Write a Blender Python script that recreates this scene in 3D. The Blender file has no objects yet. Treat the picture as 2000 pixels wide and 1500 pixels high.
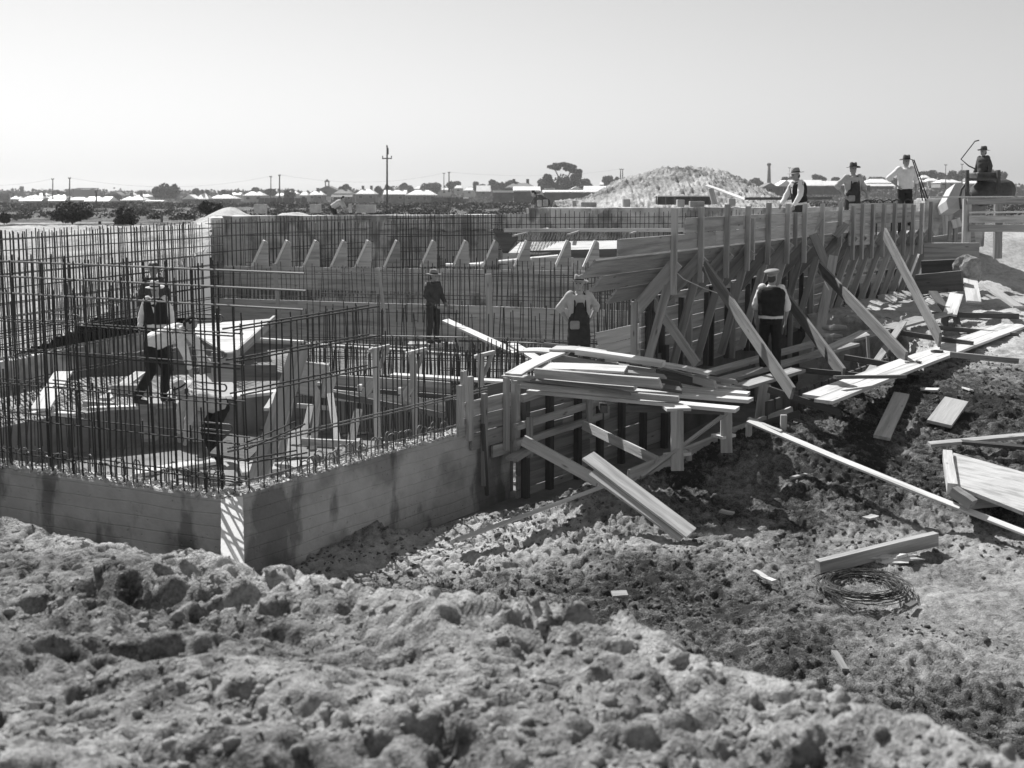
import bpy, bmesh, math, random
import numpy as np
from mathutils import Vector, Matrix, noise
random.seed(7); np.random.seed(7)
R = math.radians
scene = bpy.context.scene
col = scene.collection

# ---------------------------------------------------------------- camera, sky, sun, exposure
FPX = 2100.0; PITCH = R(6.0)
SH = FPX*math.tan(PITCH) - 372.0
cam_d = bpy.data.cameras.new('camera'); cam = bpy.data.objects.new('camera', cam_d); col.objects.link(cam)
scene.camera = cam
cam_d.sensor_width = 36.0; cam_d.lens = FPX/2000*36.0
cam_d.shift_y = SH/2000.0
cam.location = (0, 0, 0); cam.rotation_euler = (math.pi/2 - PITCH, 0, 0)
cam_d.clip_start = 0.1; cam_d.clip_end = 20000
cam_d.dof.use_dof = True; cam_d.dof.focus_distance = 19.0; cam_d.dof.aperture_fstop = 2.3

SUN_EL = 46.0; SUN_AZ = (-0.55, 0.835)          # horizontal direction towards the sun
world = bpy.data.worlds.new('World'); scene.world = world; world.use_nodes = True
wn = world.node_tree.nodes; wl = world.node_tree.links; wn.clear()
sky = wn.new('ShaderNodeTexSky'); sky.sky_type = 'NISHITA'; sky.sun_disc = False
sky.sun_elevation = R(SUN_EL); sky.sun_rotation = math.atan2(SUN_AZ[0], SUN_AZ[1])
sky.air_density = 1.0; sky.dust_density = 0.6; sky.ozone_density = 1.0
sep = wn.new('ShaderNodeSeparateColor'); cmb = wn.new('ShaderNodeCombineColor')
bg = wn.new('ShaderNodeBackground'); wo = wn.new('ShaderNodeOutputWorld')
wl.new(sky.outputs[0], sep.inputs[0])            # monochrome plate: the sky is recorded as one grey
mxs = wn.new('ShaderNodeMath'); mxs.operation = 'ADD'; wl.new(sep.outputs[1], mxs.inputs[0]); wl.new(sep.outputs[2], mxs.inputs[1])
mxh = wn.new('ShaderNodeMath'); mxh.operation = 'MULTIPLY'; mxh.inputs[1].default_value = 0.5; wl.new(mxs.outputs[0], mxh.inputs[0])
for i in range(3): wl.new(mxh.outputs[0], cmb.inputs[i])
wl.new(cmb.outputs[0], bg.inputs[0]); wl.new(bg.outputs[0], wo.inputs[0])
bg.inputs[1].default_value = 0.077
sun_d = bpy.data.lights.new('sun', 'SUN'); sun = bpy.data.objects.new('sun', sun_d); col.objects.link(sun)
sun_d.energy = 5.0; sun_d.angle = R(0.5); sun_d.color = (1.0, 0.995, 0.985)
_e = R(SUN_EL); SDIR = Vector((SUN_AZ[0]*math.cos(_e), SUN_AZ[1]*math.cos(_e), math.sin(_e))).normalized()
sun.rotation_euler = SDIR.to_track_quat('Z', 'Y').to_euler(); sun.location = (-10, 30, 40)
scene.view_settings.view_transform = 'Standard'; scene.view_settings.look = 'None'
scene.view_settings.gamma = 1.0; scene.view_settings.exposure = 0.42
scene.view_settings.use_curve_mapping = False
scene.cycles.max_bounces = 6; scene.cycles.volume_bounces = 0

# ---------------------------------------------------------------- helpers
def ray(px, py):
    x = (px-1000)/FPX; y = (750-py+SH)/FPX
    return Vector((x, math.cos(PITCH)+y*math.sin(PITCH), -math.sin(PITCH)+y*math.cos(PITCH)))
def at(px, py, Y):
    d = ray(px, py); return d*(Y/d.y)
def on(px, py, z):
    d = ray(px, py); return d*(z/d.z)

def tag(o, label=None, cat=None, group=None, kind=None):
    if label: o['label'] = label
    if cat: o['category'] = cat
    if group: o['group'] = group
    if kind: o['kind'] = kind
    return o
PM = {}
def thing(name, loc, label, cat, group=None):
    o = bpy.data.objects.new(name, None); col.objects.link(o); o.location = loc
    o.empty_display_size = 0.2
    PM[o.name] = Matrix.Translation(Vector(loc)); return tag(o, label, cat, group)
def link(name, mesh, M=None, parent=None, mat=None):
    o = bpy.data.objects.new(name, mesh); col.objects.link(o)
    M = M or Matrix.Identity(4)
    if mat and not mesh.materials: mesh.materials.append(mat)
    if parent is not None:
        o.parent = parent; o.matrix_basis = PM[parent.name].inverted() @ M
    else: o.matrix_basis = M
    PM[o.name] = M; return o
def mesh_py(name, v, f, mat=None, smooth=False):
    m = bpy.data.meshes.new(name); m.from_pydata([tuple(p) for p in v], [], f); 
    if mat: m.materials.append(mat)
    if smooth:
        for p in m.polygons: p.use_smooth = True
    m.update(); return m
def mesh_np(name, V, F, mat=None, smooth=True):
    m = bpy.data.meshes.new(name); k = F.shape[1]
    m.vertices.add(len(V)); m.vertices.foreach_set('co', V.astype(np.float32).ravel())
    m.loops.add(F.size); m.loops.foreach_set('vertex_index', F.astype(np.int32).ravel())
    m.polygons.add(len(F)); m.polygons.foreach_set('loop_start', np.arange(0, F.size, k, dtype=np.int32))
    m.polygons.foreach_set('use_smooth', np.full(len(F), smooth))
    m.update(calc_edges=True)
    if mat: m.materials.append(mat)
    return m

# ---------------------------------------------------------------- materials (a monochrome plate: every colour is a grey)
def gmat(name, v, rough=0.85, var=0.0, scale=4.0, bump=0.0, bscale=30.0, rnd=0.0, stretch=None, spec=0.3, detail=6.0, knots=False, stain=0.0, objc=True):
    m = bpy.data.materials.new(name); m.use_nodes = True
    n = m.node_tree.nodes; l = m.node_tree.links
    b = n['Principled BSDF']; b.inputs['Roughness'].default_value = rough
    b.inputs['Specular IOR Level'].default_value = spec
    tc = n.new('ShaderNodeTexCoord'); src = tc.outputs['Object']
    if stretch or rnd:
        mp = n.new('ShaderNodeMapping'); mp.inputs['Scale'].default_value = stretch or (1, 1, 1)
        l.new(src, mp.inputs[0])
        oi = n.new('ShaderNodeObjectInfo'); mu = n.new('ShaderNodeMath'); mu.operation = 'MULTIPLY'
        mu.inputs[1].default_value = 53.0; l.new(oi.outputs['Random'], mu.inputs[0])
        cx = n.new('ShaderNodeCombineXYZ'); l.new(mu.outputs[0], cx.inputs[0]); l.new(mu.outputs[0], cx.inputs[2])
        l.new(cx.outputs[0], mp.inputs['Location']); src2 = mp.outputs[0]
    else: src2 = src
    nz = n.new('ShaderNodeTexNoise'); nz.inputs['Scale'].default_value = scale; nz.inputs['Detail'].default_value = detail
    nz.inputs['Roughness'].default_value = 0.65
    l.new(src2, nz.inputs['Vector'])
    mr = n.new('ShaderNodeMapRange'); mr.inputs['From Min'].default_value = 0.3; mr.inputs['From Max'].default_value = 0.7
    mr.inputs['To Min'].default_value = v*(1-var); mr.inputs['To Max'].default_value = v*(1+var)
    l.new(nz.outputs[0], mr.inputs[0]); val = mr.outputs[0]
    def mul(a, bsock):
        q = n.new('ShaderNodeMath'); q.operation = 'MULTIPLY'; l.new(a, q.inputs[0]); l.new(bsock, q.inputs[1]); return q.outputs[0]
    if rnd:
        r2 = n.new('ShaderNodeMapRange'); r2.inputs['To Min'].default_value = 1-rnd; r2.inputs['To Max'].default_value = 1+rnd
        l.new(oi.outputs['Random'], r2.inputs[0]); val = mul(val, r2.outputs[0])
    if knots:
        vo = n.new('ShaderNodeTexVoronoi'); vo.inputs['Scale'].default_value = 1.0
        mk = n.new('ShaderNodeMapping'); mk.inputs['Scale'].default_value = (1.7, 6, 6); l.new(src, mk.inputs[0])
        l.new(mp.inputs['Location'].links[0].from_socket, mk.inputs['Location']); l.new(mk.outputs[0], vo.inputs['Vector'])
        kr = n.new('ShaderNodeMapRange'); kr.inputs['From Min'].default_value = 0.03; kr.inputs['From Max'].default_value = 0.13
        kr.inputs['To Min'].default_value = 0.35; l.new(vo.outputs['Distance'], kr.inputs[0]); val = mul(val, kr.outputs[0])
    if stain:
        ns = n.new('ShaderNodeTexNoise'); ns.inputs['Scale'].default_value = 1.3; ns.inputs['Detail'].default_value = 5
        l.new(src2 if rnd else src, ns.inputs['Vector'])
        sr = n.new('ShaderNodeMapRange'); sr.inputs['From Min'].default_value = 0.36; sr.inputs['From Max'].default_value = 0.5
        sr.inputs['To Min'].default_value = 1-stain; l.new(ns.outputs[0], sr.inputs[0]); val = mul(val, sr.outputs[0])
    cc = n.new('ShaderNodeCombineColor')
    for i in range(3): l.new(val, cc.inputs[i])
    l.new(cc.outputs[0], b.inputs['Base Color'])
    if bump:
        n2 = n.new('ShaderNodeTexNoise'); n2.inputs['Scale'].default_value = bscale; n2.inputs['Detail'].default_value = 5
        l.new(src2, n2.inputs['Vector'])
        bp = n.new('ShaderNodeBump'); bp.inputs['Strength'].default_value = bump; bp.inputs['Distance'].default_value = 0.02
        l.new(n2.outputs[0], bp.inputs['Height']); l.new(bp.outputs[0], b.inputs['Normal'])
    m['out'] = 1
    return m
def wood(name, v, rnd=0.3, var=0.2): return gmat(name, v, rough=0.8, var=var, scale=3.0, bump=0.45, bscale=9, rnd=rnd, stretch=(0.5, 7, 7), knots=True, stain=0.32)
M = {}
M['wood'] = wood('weathered_timber', 0.41)
M['wood_grey'] = wood('grey_timber', 0.22)  # grey laths and scraps; on the props the tone replaces shade
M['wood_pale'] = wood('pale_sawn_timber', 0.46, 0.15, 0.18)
M['wood_white'] = wood('white_sunlit_timber', 0.64, 0.1, 0.12)  # white boards; for sunlit ones the light is put into the colour
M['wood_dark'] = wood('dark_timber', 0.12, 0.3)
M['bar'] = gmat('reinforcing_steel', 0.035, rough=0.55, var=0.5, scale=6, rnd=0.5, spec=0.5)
M['bar_lit'] = gmat('lit_bar_steel', 0.16, rough=0.5, var=0.3, scale=6, rnd=0.3, spec=0.5)  # paler copy of the bar steel, sunlight put into its colour
M['iron'] = gmat('machine_iron', 0.07, rough=0.6, var=0.4, scale=5)
M['sheet'] = gmat('painted_sheet_iron', 0.5, rough=0.5, var=0.12, scale=3)
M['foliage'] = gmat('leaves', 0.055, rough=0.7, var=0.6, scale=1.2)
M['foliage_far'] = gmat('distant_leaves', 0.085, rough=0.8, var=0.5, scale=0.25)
M['bark'] = gmat('bark', 0.12, var=0.3)
M['roof_white'] = gmat('galvanised_roof', 0.78, rough=0.55, var=0.12, scale=0.6)
M['roof_grey'] = gmat('slate_roof', 0.2, var=0.2, scale=0.6)
M['wall_dark'] = gmat('dark_brick', 0.14, var=0.25, scale=0.8)  # dark brick tone of the town walls
M['wall_pale'] = gmat('rendered_wall', 0.34, var=0.2, scale=0.8)
M['glass'] = gmat('window_glass', 0.03, rough=0.2, spec=0.6)
M['skin'] = gmat('skin', 0.32, rough=0.6, var=0.12, scale=12)
M['shirt_white'] = gmat('white_cotton', 0.78, rough=0.9, var=0.1, scale=9, bump=0.5, bscale=12)
M['shirt_grey'] = gmat('grey_cotton', 0.46, rough=0.9, var=0.12, scale=9, bump=0.5, bscale=12)
M['shirt_dark'] = gmat('dark_cotton', 0.07, rough=0.9, var=0.2, scale=9, bump=0.5, bscale=12)
M['cloth_black'] = gmat('black_wool', 0.022, rough=0.95, var=0.3, scale=9, bump=0.5, bscale=12)
M['cloth_dark'] = gmat('dark_denim', 0.045, rough=0.95, var=0.3, scale=9, bump=0.5, bscale=12)
M['hat_grey'] = gmat('grey_felt', 0.3, rough=0.95, var=0.2, scale=8)
M['hat_dark'] = gmat('dark_felt', 0.08, rough=0.95, var=0.2, scale=8)
M['hat_pale'] = gmat('pale_felt', 0.55, rough=0.95, var=0.15, scale=8)
M['leather'] = gmat('boot_leather', 0.04, rough=0.6, var=0.3)
M['sun_white'] = gmat('sunlit_white_board', .80, var=.04, scale=3, bump=.2)  # white of corner board and wedge edges, sunlight put into the colour
M['paper'] = gmat('crumpled_paper', 0.6, var=0.1, bump=0.4, bscale=9)
M['string'] = gmat('string', 0.7)

def concrete_mat(name, v, lines=0.153, zoff=0.0):
    m = gmat(name, v, rough=0.9, var=0.16, scale=2.2, detail=9, stain=0.42)
    n = m.node_tree.nodes; l = m.node_tree.links; b = n['Principled BSDF']
    tc = [q for q in n if q.type == 'TEX_COORD'][0]
    sx = n.new('ShaderNodeSeparateXYZ'); l.new(tc.outputs['Object'], sx.inputs[0])
    nz = n.new('ShaderNodeTexNoise'); nz.inputs['Scale'].default_value = 0.9; l.new(tc.outputs['Object'], nz.inputs['Vector'])
    a = n.new('ShaderNodeMath'); a.operation = 'MULTIPLY_ADD'; a.inputs[1].default_value = 0.09; l.new(nz.outputs[0], a.inputs[0]); l.new(sx.outputs[2], a.inputs[2])
    d = n.new('ShaderNodeMath'); d.operation = 'DIVIDE'; d.inputs[1].default_value = lines; l.new(a.outputs[0], d.inputs[0])
    fr = n.new('ShaderNodeMath'); fr.operation = 'FRACT'; l.new(d.outputs[0], fr.inputs[0])
    pp = n.new('ShaderNodeMath'); pp.operation = 'PINGPONG'; pp.inputs[1].default_value = 0.5; l.new(fr.outputs[0], pp.inputs[0])
    st = n.new('ShaderNodeMapRange'); st.inputs['From Max'].default_value = 0.07; st.inputs['To Max'].default_value = 0.5; st.interpolation_type = 'SMOOTHSTEP'; l.new(pp.outputs[0], st.inputs[0])
    # pitting
    vo = n.new('ShaderNodeTexVoronoi'); vo.inputs['Scale'].default_value = 9; l.new(tc.outputs['Object'], vo.inputs['Vector'])
    vr = n.new('ShaderNodeMapRange'); vr.inputs['From Min'].default_value = 0.06; vr.inputs['From Max'].default_value = 0.16; l.new(vo.outputs['Distance'], vr.inputs[0])
    n2 = n.new('ShaderNodeTexNoise'); n2.inputs['Scale'].default_value = 14; n2.inputs['Detail'].default_value = 7; l.new(tc.outputs['Object'], n2.inputs['Vector'])
    s1 = n.new('ShaderNodeMath'); s1.operation = 'ADD'; l.new(st.outputs[0], s1.inputs[0]); l.new(vr.outputs[0], s1.inputs[1])
    s2 = n.new('ShaderNodeMath'); s2.operation = 'MULTIPLY_ADD'; s2.inputs[1].default_value = 1.2; l.new(n2.outputs[0], s2.inputs[0]); l.new(s1.outputs[0], s2.inputs[2])
    bp = n.new('ShaderNodeBump'); bp.inputs['Strength'].default_value = 0.8; bp.inputs['Distance'].default_value = 0.012
    l.new(s2.outputs[0], bp.inputs['Height']); l.new(bp.outputs[0], b.inputs['Normal'])
    # drips of wet grout and the thin dirt held in the board joints
    cc = b.inputs['Base Color'].links[0].from_node; val = cc.inputs[0].links[0].from_socket
    mp = n.new('ShaderNodeMapping'); mp.inputs['Scale'].default_value = (1.0, 1.0, 0.42); l.new(tc.outputs['Object'], mp.inputs[0])
    n3 = n.new('ShaderNodeTexNoise'); n3.inputs['Scale'].default_value = 1.15; n3.inputs['Detail'].default_value = 8; n3.inputs['Roughness'].default_value = 0.55; l.new(mp.outputs[0], n3.inputs['Vector'])
    r3 = n.new('ShaderNodeMapRange'); r3.inputs['From Min'].default_value = 0.525; r3.inputs['From Max'].default_value = 0.575; r3.inputs['To Min'].default_value = 1.0; r3.inputs['To Max'].default_value = 0.5; l.new(n3.outputs[0], r3.inputs[0])
    q = n.new('ShaderNodeMath'); q.operation = 'MULTIPLY'; l.new(val, q.inputs[0]); l.new(r3.outputs[0], q.inputs[1])
    r4 = n.new('ShaderNodeMapRange'); r4.inputs['From Max'].default_value = 0.05; r4.inputs['To Min'].default_value = 0.88; l.new(pp.outputs[0], r4.inputs[0])
    q2 = n.new('ShaderNodeMath'); q2.operation = 'MULTIPLY'; l.new(q.outputs[0], q2.inputs[0]); l.new(r4.outputs[0], q2.inputs[1])
    for i in range(3): l.new(q2.outputs[0], cc.inputs[i])
    return m
M['concrete'] = concrete_mat('board_marked_concrete', 0.52)
M['concrete_far'] = concrete_mat('old_board_marked_concrete', 0.66, 0.3)
M['rubble'] = gmat('broken_concrete', 0.5, var=0.35, scale=25)

def dirt_mat(name, lo, hi, attr=True):
    m = bpy.data.materials.new(name); m.use_nodes = True; n = m.node_tree.nodes; l = m.node_tree.links
    b = n['Principled BSDF']; b.inputs['Roughness'].default_value = 1.0; b.inputs['Specular IOR Level'].default_value = 0.1
    tc = n.new('ShaderNodeTexCoord')
    def nz(s, d=8, r=0.6):
        q = n.new('ShaderNodeTexNoise'); q.inputs['Scale'].default_value = s; q.inputs['Detail'].default_value = d; q.inputs['Roughness'].default_value = r
        l.new(tc.outputs['Object'], q.inputs['Vector']); return q.outputs[0]
    def mr(s, a, bb, c, d):
        q = n.new('ShaderNodeMapRange'); q.inputs[1].default_value = a; q.inputs[2].default_value = bb; q.inputs[3].default_value = c; q.inputs[4].default_value = d; l.new(s, q.inputs[0]); return q.outputs[0]
    f1 = nz(0.9); f2 = nz(7, 8, 0.7); f3 = nz(45, 4, 0.7)
    s = n.new('ShaderNodeMath'); s.operation = 'ADD'; l.new(mr(f1, .35, .65, -.22, .22), s.inputs[0]); l.new(mr(f2, .3, .7, -.3, .3), s.inputs[1])
    s2 = n.new('ShaderNodeMath'); s2.operation = 'ADD'; l.new(s.outputs[0], s2.inputs[0]); l.new(mr(f3, .3, .7, -.18, .18), s2.inputs[1])
    s3 = n.new('ShaderNodeMath'); s3.operation = 'ADD'; l.new(s2.outputs[0], s3.inputs[0])
    if attr:
        at_ = n.new('ShaderNodeAttribute'); at_.attribute_name = 'soil_tone'; l.new(at_.outputs['Fac'], s3.inputs[1])
    else: s3.inputs[1].default_value = 0.5
    v = mr(s3.outputs[0], 0.0, 1.0, lo, hi)
    cc = n.new('ShaderNodeCombineColor')
    for i in range(3): l.new(v, cc.inputs[i])
    l.new(cc.outputs[0], b.inputs['Base Color'])
    bp = n.new('ShaderNodeBump'); bp.inputs['Strength'].default_value = 1.0; bp.inputs['Distance'].default_value = 0.03
    ad = n.new('ShaderNodeMath'); ad.operation = 'MULTIPLY_ADD'; ad.inputs[1].default_value = 0.5
    l.new(nz(22, 6, .7), ad.inputs[0]); l.new(nz(70, 3, .6), ad.inputs[2])
    l.new(ad.outputs[0], bp.inputs['Height']); l.new(bp.outputs[0], b.inputs['Normal'])
    return m
M['dirt'] = dirt_mat('sandy_dirt', 0.05, 0.60)
M['clod_dark'] = dirt_mat('damp_clod', 0.045, 0.26, False)
M['clod'] = dirt_mat('dirt_clod', 0.12, 0.55, False)

# ---------------------------------------------------------------- numpy gradient noise
_P = np.random.RandomState(3).permutation(256); _P = np.concatenate([_P, _P, _P])
_G = np.stack([np.cos(np.arange(16)*np.pi/8), np.sin(np.arange(16)*np.pi/8)], 1)
def pn(x, y):
    xi = np.floor(x).astype(int); yi = np.floor(y).astype(int); xf = x-xi; yf = y-yi; xi &= 255; yi &= 255
    u = xf*xf*xf*(xf*(xf*6-15)+10); v = yf*yf*yf*(yf*(yf*6-15)+10)
    def g(i, j, a, b):
        h = _P[_P[(xi+i) & 255] + ((yi+j) & 255)] & 15; return _G[h, 0]*a + _G[h, 1]*b
    n00 = g(0, 0, xf, yf); n10 = g(1, 0, xf-1, yf); n01 = g(0, 1, xf, yf-1); n11 = g(1, 1, xf-1, yf-1)
    return (n00*(1-u)+n10*u)*(1-v) + (n01*(1-u)+n11*u)*v
def fbm(x, y, s, o=4, g=0.5):
    r = 0; a = 1.0
    for i in range(o): r = r + a*pn(x/s+17.3*i, y/s+9.1*i); s = s/2; a *= g
    return r
def sstep(a, b, x):
    t = np.clip((x-a)/(b-a), 0, 1); return t*t*(3-2*t)

# ---------------------------------------------------------------- timber
def board_mesh(L, w, t, bow=0.0, mat=None, seed=0, segs=3, cutx=0.0, cutx2=0.0):
    rr = random.Random(seed); V = []; F = []
    n = segs+1; c = min(0.004, t*0.2)
    tw = rr.uniform(-.6, .6)*bow
    for i in range(n):
        s = i/segs; x = -L/2+L*s; b = bow*(1-(2*s-1)**2); a = tw*(s-.5)/max(w, .05)
        j = rr.uniform(-1, 1)*0.004 if 0 < i < segs else 0
        for k, (yy, zz) in enumerate(((-w/2, -t/2), (w/2, -t/2), (w/2, t/2), (-w/2, t/2))):
            e = 0
            if i == 0: e = cutx*(yy/w)
            if i == segs: e = cutx2*(yy/w)
            V.append((x+e, yy+j, zz+b+yy*a))
    for i in range(segs):
        for k in range(4):
            a0 = i*4+k; a1 = i*4+(k+1) % 4; F.append((a0, a1, a1+4, a0+4))
    F.append((3, 2, 1, 0)); q = segs*4; F.append((q, q+1, q+2, q+3))
    me = mesh_py('board', V, F, mat); 
    return me
_bcache = {}
def bm_get(L, w, t, bow, mat, share=True, cx=0, cx2=0):
    k = (round(L, 2), round(w, 3), round(t, 3), round(bow, 3), mat.name, round(cx, 2), round(cx2, 2))
    if k not in _bcache or not share: _bcache[k] = board_mesh(L, w, t, bow, mat, seed=len(_bcache), cutx=cx, cutx2=cx2)
    return _bcache[k]
def frame(p0, p1, side):
    p0 = Vector(p0); p1 = Vector(p1); x = (p1-p0).normalized(); s = Vector(side)
    y = (s - x*s.dot(x))
    if y.length < 1e-4: y = x.orthogonal()
    y.normalize(); z = x.cross(y); c = (p0+p1)/2
    return Matrix(((x.x, y.x, z.x, c.x), (x.y, y.y, z.y, c.y), (x.z, y.z, z.z, c.z), (0, 0, 0, 1))), (p1-p0).length
UP = Vector((0, 0, 1))
def board(name, p0, p1, w, t, side, mat, parent=None, bow=None, cx=0, cx2=0, label=None, cat=None, group=None):
    """a sawn board from p0 to p1; w is measured along side, t across it"""
    if bow is None: bow = random.uniform(-.006, .006)
    Mx, L = frame(p0, p1, side)
    me = bm_get(L, w, t, bow, mat, True, cx, cx2)
    Mx = Mx @ Matrix.Diagonal((L/round(L, 2) if round(L, 2) else 1, 1, 1, 1))
    o = link(name, me, Mx, parent)
    if label: tag(o, label, cat or 'plank', group)
    return o
# ---------------------------------------------------------------- bars
def _bar_unit(mat, n=6):
    V = []; F = []
    for i in range(n):
        a = 2*math.pi*i/n; V.append((math.cos(a), math.sin(a), 0)); V.append((math.cos(a), math.sin(a), 1))
    for i in range(n): F.append((2*i, 2*((i+1) % n), 2*((i+1) % n)+1, 2*i+1))
    F.append(tuple(2*i+1 for i in range(n))); F.append(tuple(2*(n-1-i) for i in range(n)))
    return mesh_py('bar', V, F, mat, False)
UB = {'bar': _bar_unit(M['bar']), 'bar_lit': _bar_unit(M['bar_lit'])}
def bar(name, p0, p1, r, parent, mat='bar'):
    p0 = Vector(p0); p1 = Vector(p1); d = p1-p0; L = d.length; z = d/L; x = z.orthogonal().normalized(); y = z.cross(x)
    Mx = Matrix(((x.x*r, y.x*r, z.x*L, p0.x), (x.y*r, y.y*r, z.y*L, p0.y), (x.z*r, y.z*r, z.z*L, p0.z), (0, 0, 0, 1)))
    return link(name, UB[mat], Mx, parent)
def tube_mesh(name, pts, r, mat, n=6, closed=False, rs=None):
    V = []; F = []; pts = [Vector(p) for p in pts]; m = len(pts)
    prev = None
    for i, p in enumerate(pts):
        if closed: t = (pts[(i+1) % m]-pts[i-1])
        else: t = pts[min(i+1, m-1)]-pts[max(i-1, 0)]
        t.normalize()
        if prev is None: x = t.orthogonal().normalized()
        else:
            x = prev - t*prev.dot(t); x.normalize()
        prev = x; y = t.cross(x); rr = rs[i] if rs else r
        for k in range(n):
            a = 2*math.pi*k/n; V.append(p+(x*math.cos(a)+y*math.sin(a))*rr)
    for i in range(m if closed else m-1):
        j = (i+1) % m
        for k in range(n): F.append((i*n+k, i*n+(k+1) % n, j*n+(k+1) % n, j*n+k))
    if not closed: F.append(tuple(reversed(range(n)))); F.append(tuple(range((m-1)*n, m*n)))
    return mesh_py(name, V, F, mat, True)
def tube(name, pts, r, mat, parent=None, **k):
    c = Vector(pts[0]); me = tube_mesh(name, [Vector(p)-c for p in pts], r, mat, **k)
    return link(name, me, Matrix.Translation(c), parent)
def box_mesh(name, sx, sy, sz, mat, c=0.01):
    bm = bmesh.new(); bmesh.ops.create_cube(bm, size=1)
    for v in bm.verts: v.co = Vector((v.co.x*sx, v.co.y*sy, v.co.z*sz))
    if c: bmesh.ops.bevel(bm, geom=bm.edges[:], offset=c, segments=1, affect='EDGES')
    me = bpy.data.meshes.new(name); bm.to_mesh(me); bm.free(); me.materials.append(mat); return me
def poly_prism(name, pts, nrm, t, mat, parent=None):
    """a flat plate with outline pts, thickness t behind its face"""
    pts = [Vector(p) for p in pts]; c = sum(pts, Vector())/len(pts); nrm = Vector(nrm).normalized()
    if sum(((pts[i]-c).cross(pts[(i+1) % len(pts)]-c) for i in range(len(pts))), Vector()).dot(nrm) < 0: pts.reverse()
    n = len(pts); V = [p-c for p in pts]+[p-c-nrm*t for p in pts]
    F = [tuple(range(n)), tuple(reversed(range(n, 2*n)))]+[(i, i+n, (i+1) % n+n, (i+1) % n) for i in range(n)]
    return link(name, mesh_py(name, V, F, mat), Matrix.Translation(c), parent)
# ================================================================= TERRAIN
PIT = [(-3.25, 12.75), (-7.0, 14.2), (-16, 17.6), (-16, 20.5), (-10.9, 22.2), (-8.5, 29.9), (-9.9, 36.1), (13.2, 40.3), (12.6, 32.0), (9.0, 28.9),
       (2.6, 19.6), (0.3, 17.0), (-0.9, 15.6)]
TRENCH = [(-1.6, 13.95), (-0.5, 14.35), (1.3, 15.25), (2.7, 15.95), (4.2, 16.55), (6.3, 18.9), (8.1, 21.2), (8.4, 25.6), (6.0, 27.0), (1.2, 20.6), (-1.0, 18.0), (-2.6, 15.2)]
def inside(x, y, P):
    r = np.zeros(np.shape(x), bool); n = len(P); j = n-1
    for i in range(n):
        xi, yi = P[i]; xj, yj = P[j]
        c = ((yi > y) != (yj > y)) & (x < (xj-xi)*(y-yi)/(yj-yi+1e-12)+xi); r ^= c; j = i
    return r
def sdist(x, y, P, closed=True):
    d = np.full(np.shape(x), 1e9); n = len(P)
    for i in range(n if closed else n-1):
        ax, ay = P[i]; bx, by = P[(i+1) % n]; vx, vy = bx-ax, by-ay
        t = np.clip(((x-ax)*vx+(y-ay)*vy)/(vx*vx+vy*vy), 0, 1)
        d = np.minimum(d, np.hypot(x-ax-t*vx, y-ay-t*vy))
    if closed: d = np.where(inside(x, y, P), -d, d)
    return d
CTRL = [(-7, 13.0, -4.3), (-12, 15, -4.3), (-9, 9, -4.6), (-3, 11, -4.5), (-9, 2, -4.6), (0, 6, -4.6), (4, 6, -4.5), (9, 6, -4.4), (4, 0, -4.5), (15, 5, -4.3)]
for px, py, z in [(1680, 1145, -4.4), (1800, 1100, -4.35), (1910, 1250, -4.4), (1400, 1200, -4.5), (1200, 1120, -4.42), (1000, 1150, -4.5), (740, 1060, -4.5), (540, 1108, -4.5),
                  (1370, 1045, -4.35), (1500, 960, -4.12), (1700, 900, -3.9), (1740, 860, -3.72), (1850, 800, -3.45), (1910, 720, -3.2), (1570, 800, -3.2),
                  (1740, 722, -3.14), (1905, 668, -3.1), (890, 1055, -4.48), (1190, 945, -4.15), (1340, 895, -3.88), (1550, 815, -3.5), (1000, 985, -4.3), (1300, 1000, -4.25), (1080, 945, -4.2)]:
    p = on(px, py, z); CTRL.append((p.x, p.y, z))
CTRL += [(12, 13, -4.0), (12, 18, -3.4), (16, 16, -3.6), (16, 24, -3.1), (11, 24, -3.0), (13, 28, -3.0), (9.5, 26, -3.05)]
_c = np.array(CTRL); _d = np.hypot(_c[:, None, 0]-_c[None, :, 0], _c[:, None, 1]-_c[None, :, 1])
_n = len(_c); _A = np.zeros((_n+3, _n+3)); _A[:_n, :_n] = _d+np.eye(_n)*0.15*0; _A[:_n, _n] = 1; _A[:_n, _n+1:] = _c[:, :2]; _A[_n, :_n] = 1; _A[_n+1:, :_n] = _c[:, :2].T
_A[:_n, :_n] += -np.eye(_n)*0.4
_w = np.linalg.solve(_A, np.concatenate([_c[:, 2], [0, 0, 0]]))
def rbf(x, y):
    sh = np.shape(x); x = np.ravel(x); y = np.ravel(y); out = np.empty(len(x))
    for s in range(0, len(x), 60000):
        xs = x[s:s+60000]; ys = y[s:s+60000]
        D = np.hypot(xs[:, None]-_c[None, :, 0], ys[:, None]-_c[None, :, 1])
        out[s:s+60000] = D@_w[:_n]+_w[_n]+_w[_n+1]*xs+_w[_n+2]*ys
    return out.reshape(sh)
CREST = [(-16, 14.0), (-9, 11.6), (-4.2, 8.7), (-1.76, 6.75), (0.45, 5.35), (1.35, 4.25), (1.62, 3.6), (2.0, 2.4), (2.6, 0), (3.5, -6)]
def crest_s(x, y):            # signed distance, positive on the far side of the crest
    d = sdist(x, y, CREST, False)
    poly = CREST+[(30, -6), (30, 40), (-16, 40)]
    return np.where(inside(x, y, poly), d, -d)
def smax(a, b, k=0.15): return 0.5*(a+b+np.sqrt((a-b)**2+k*k))
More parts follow.
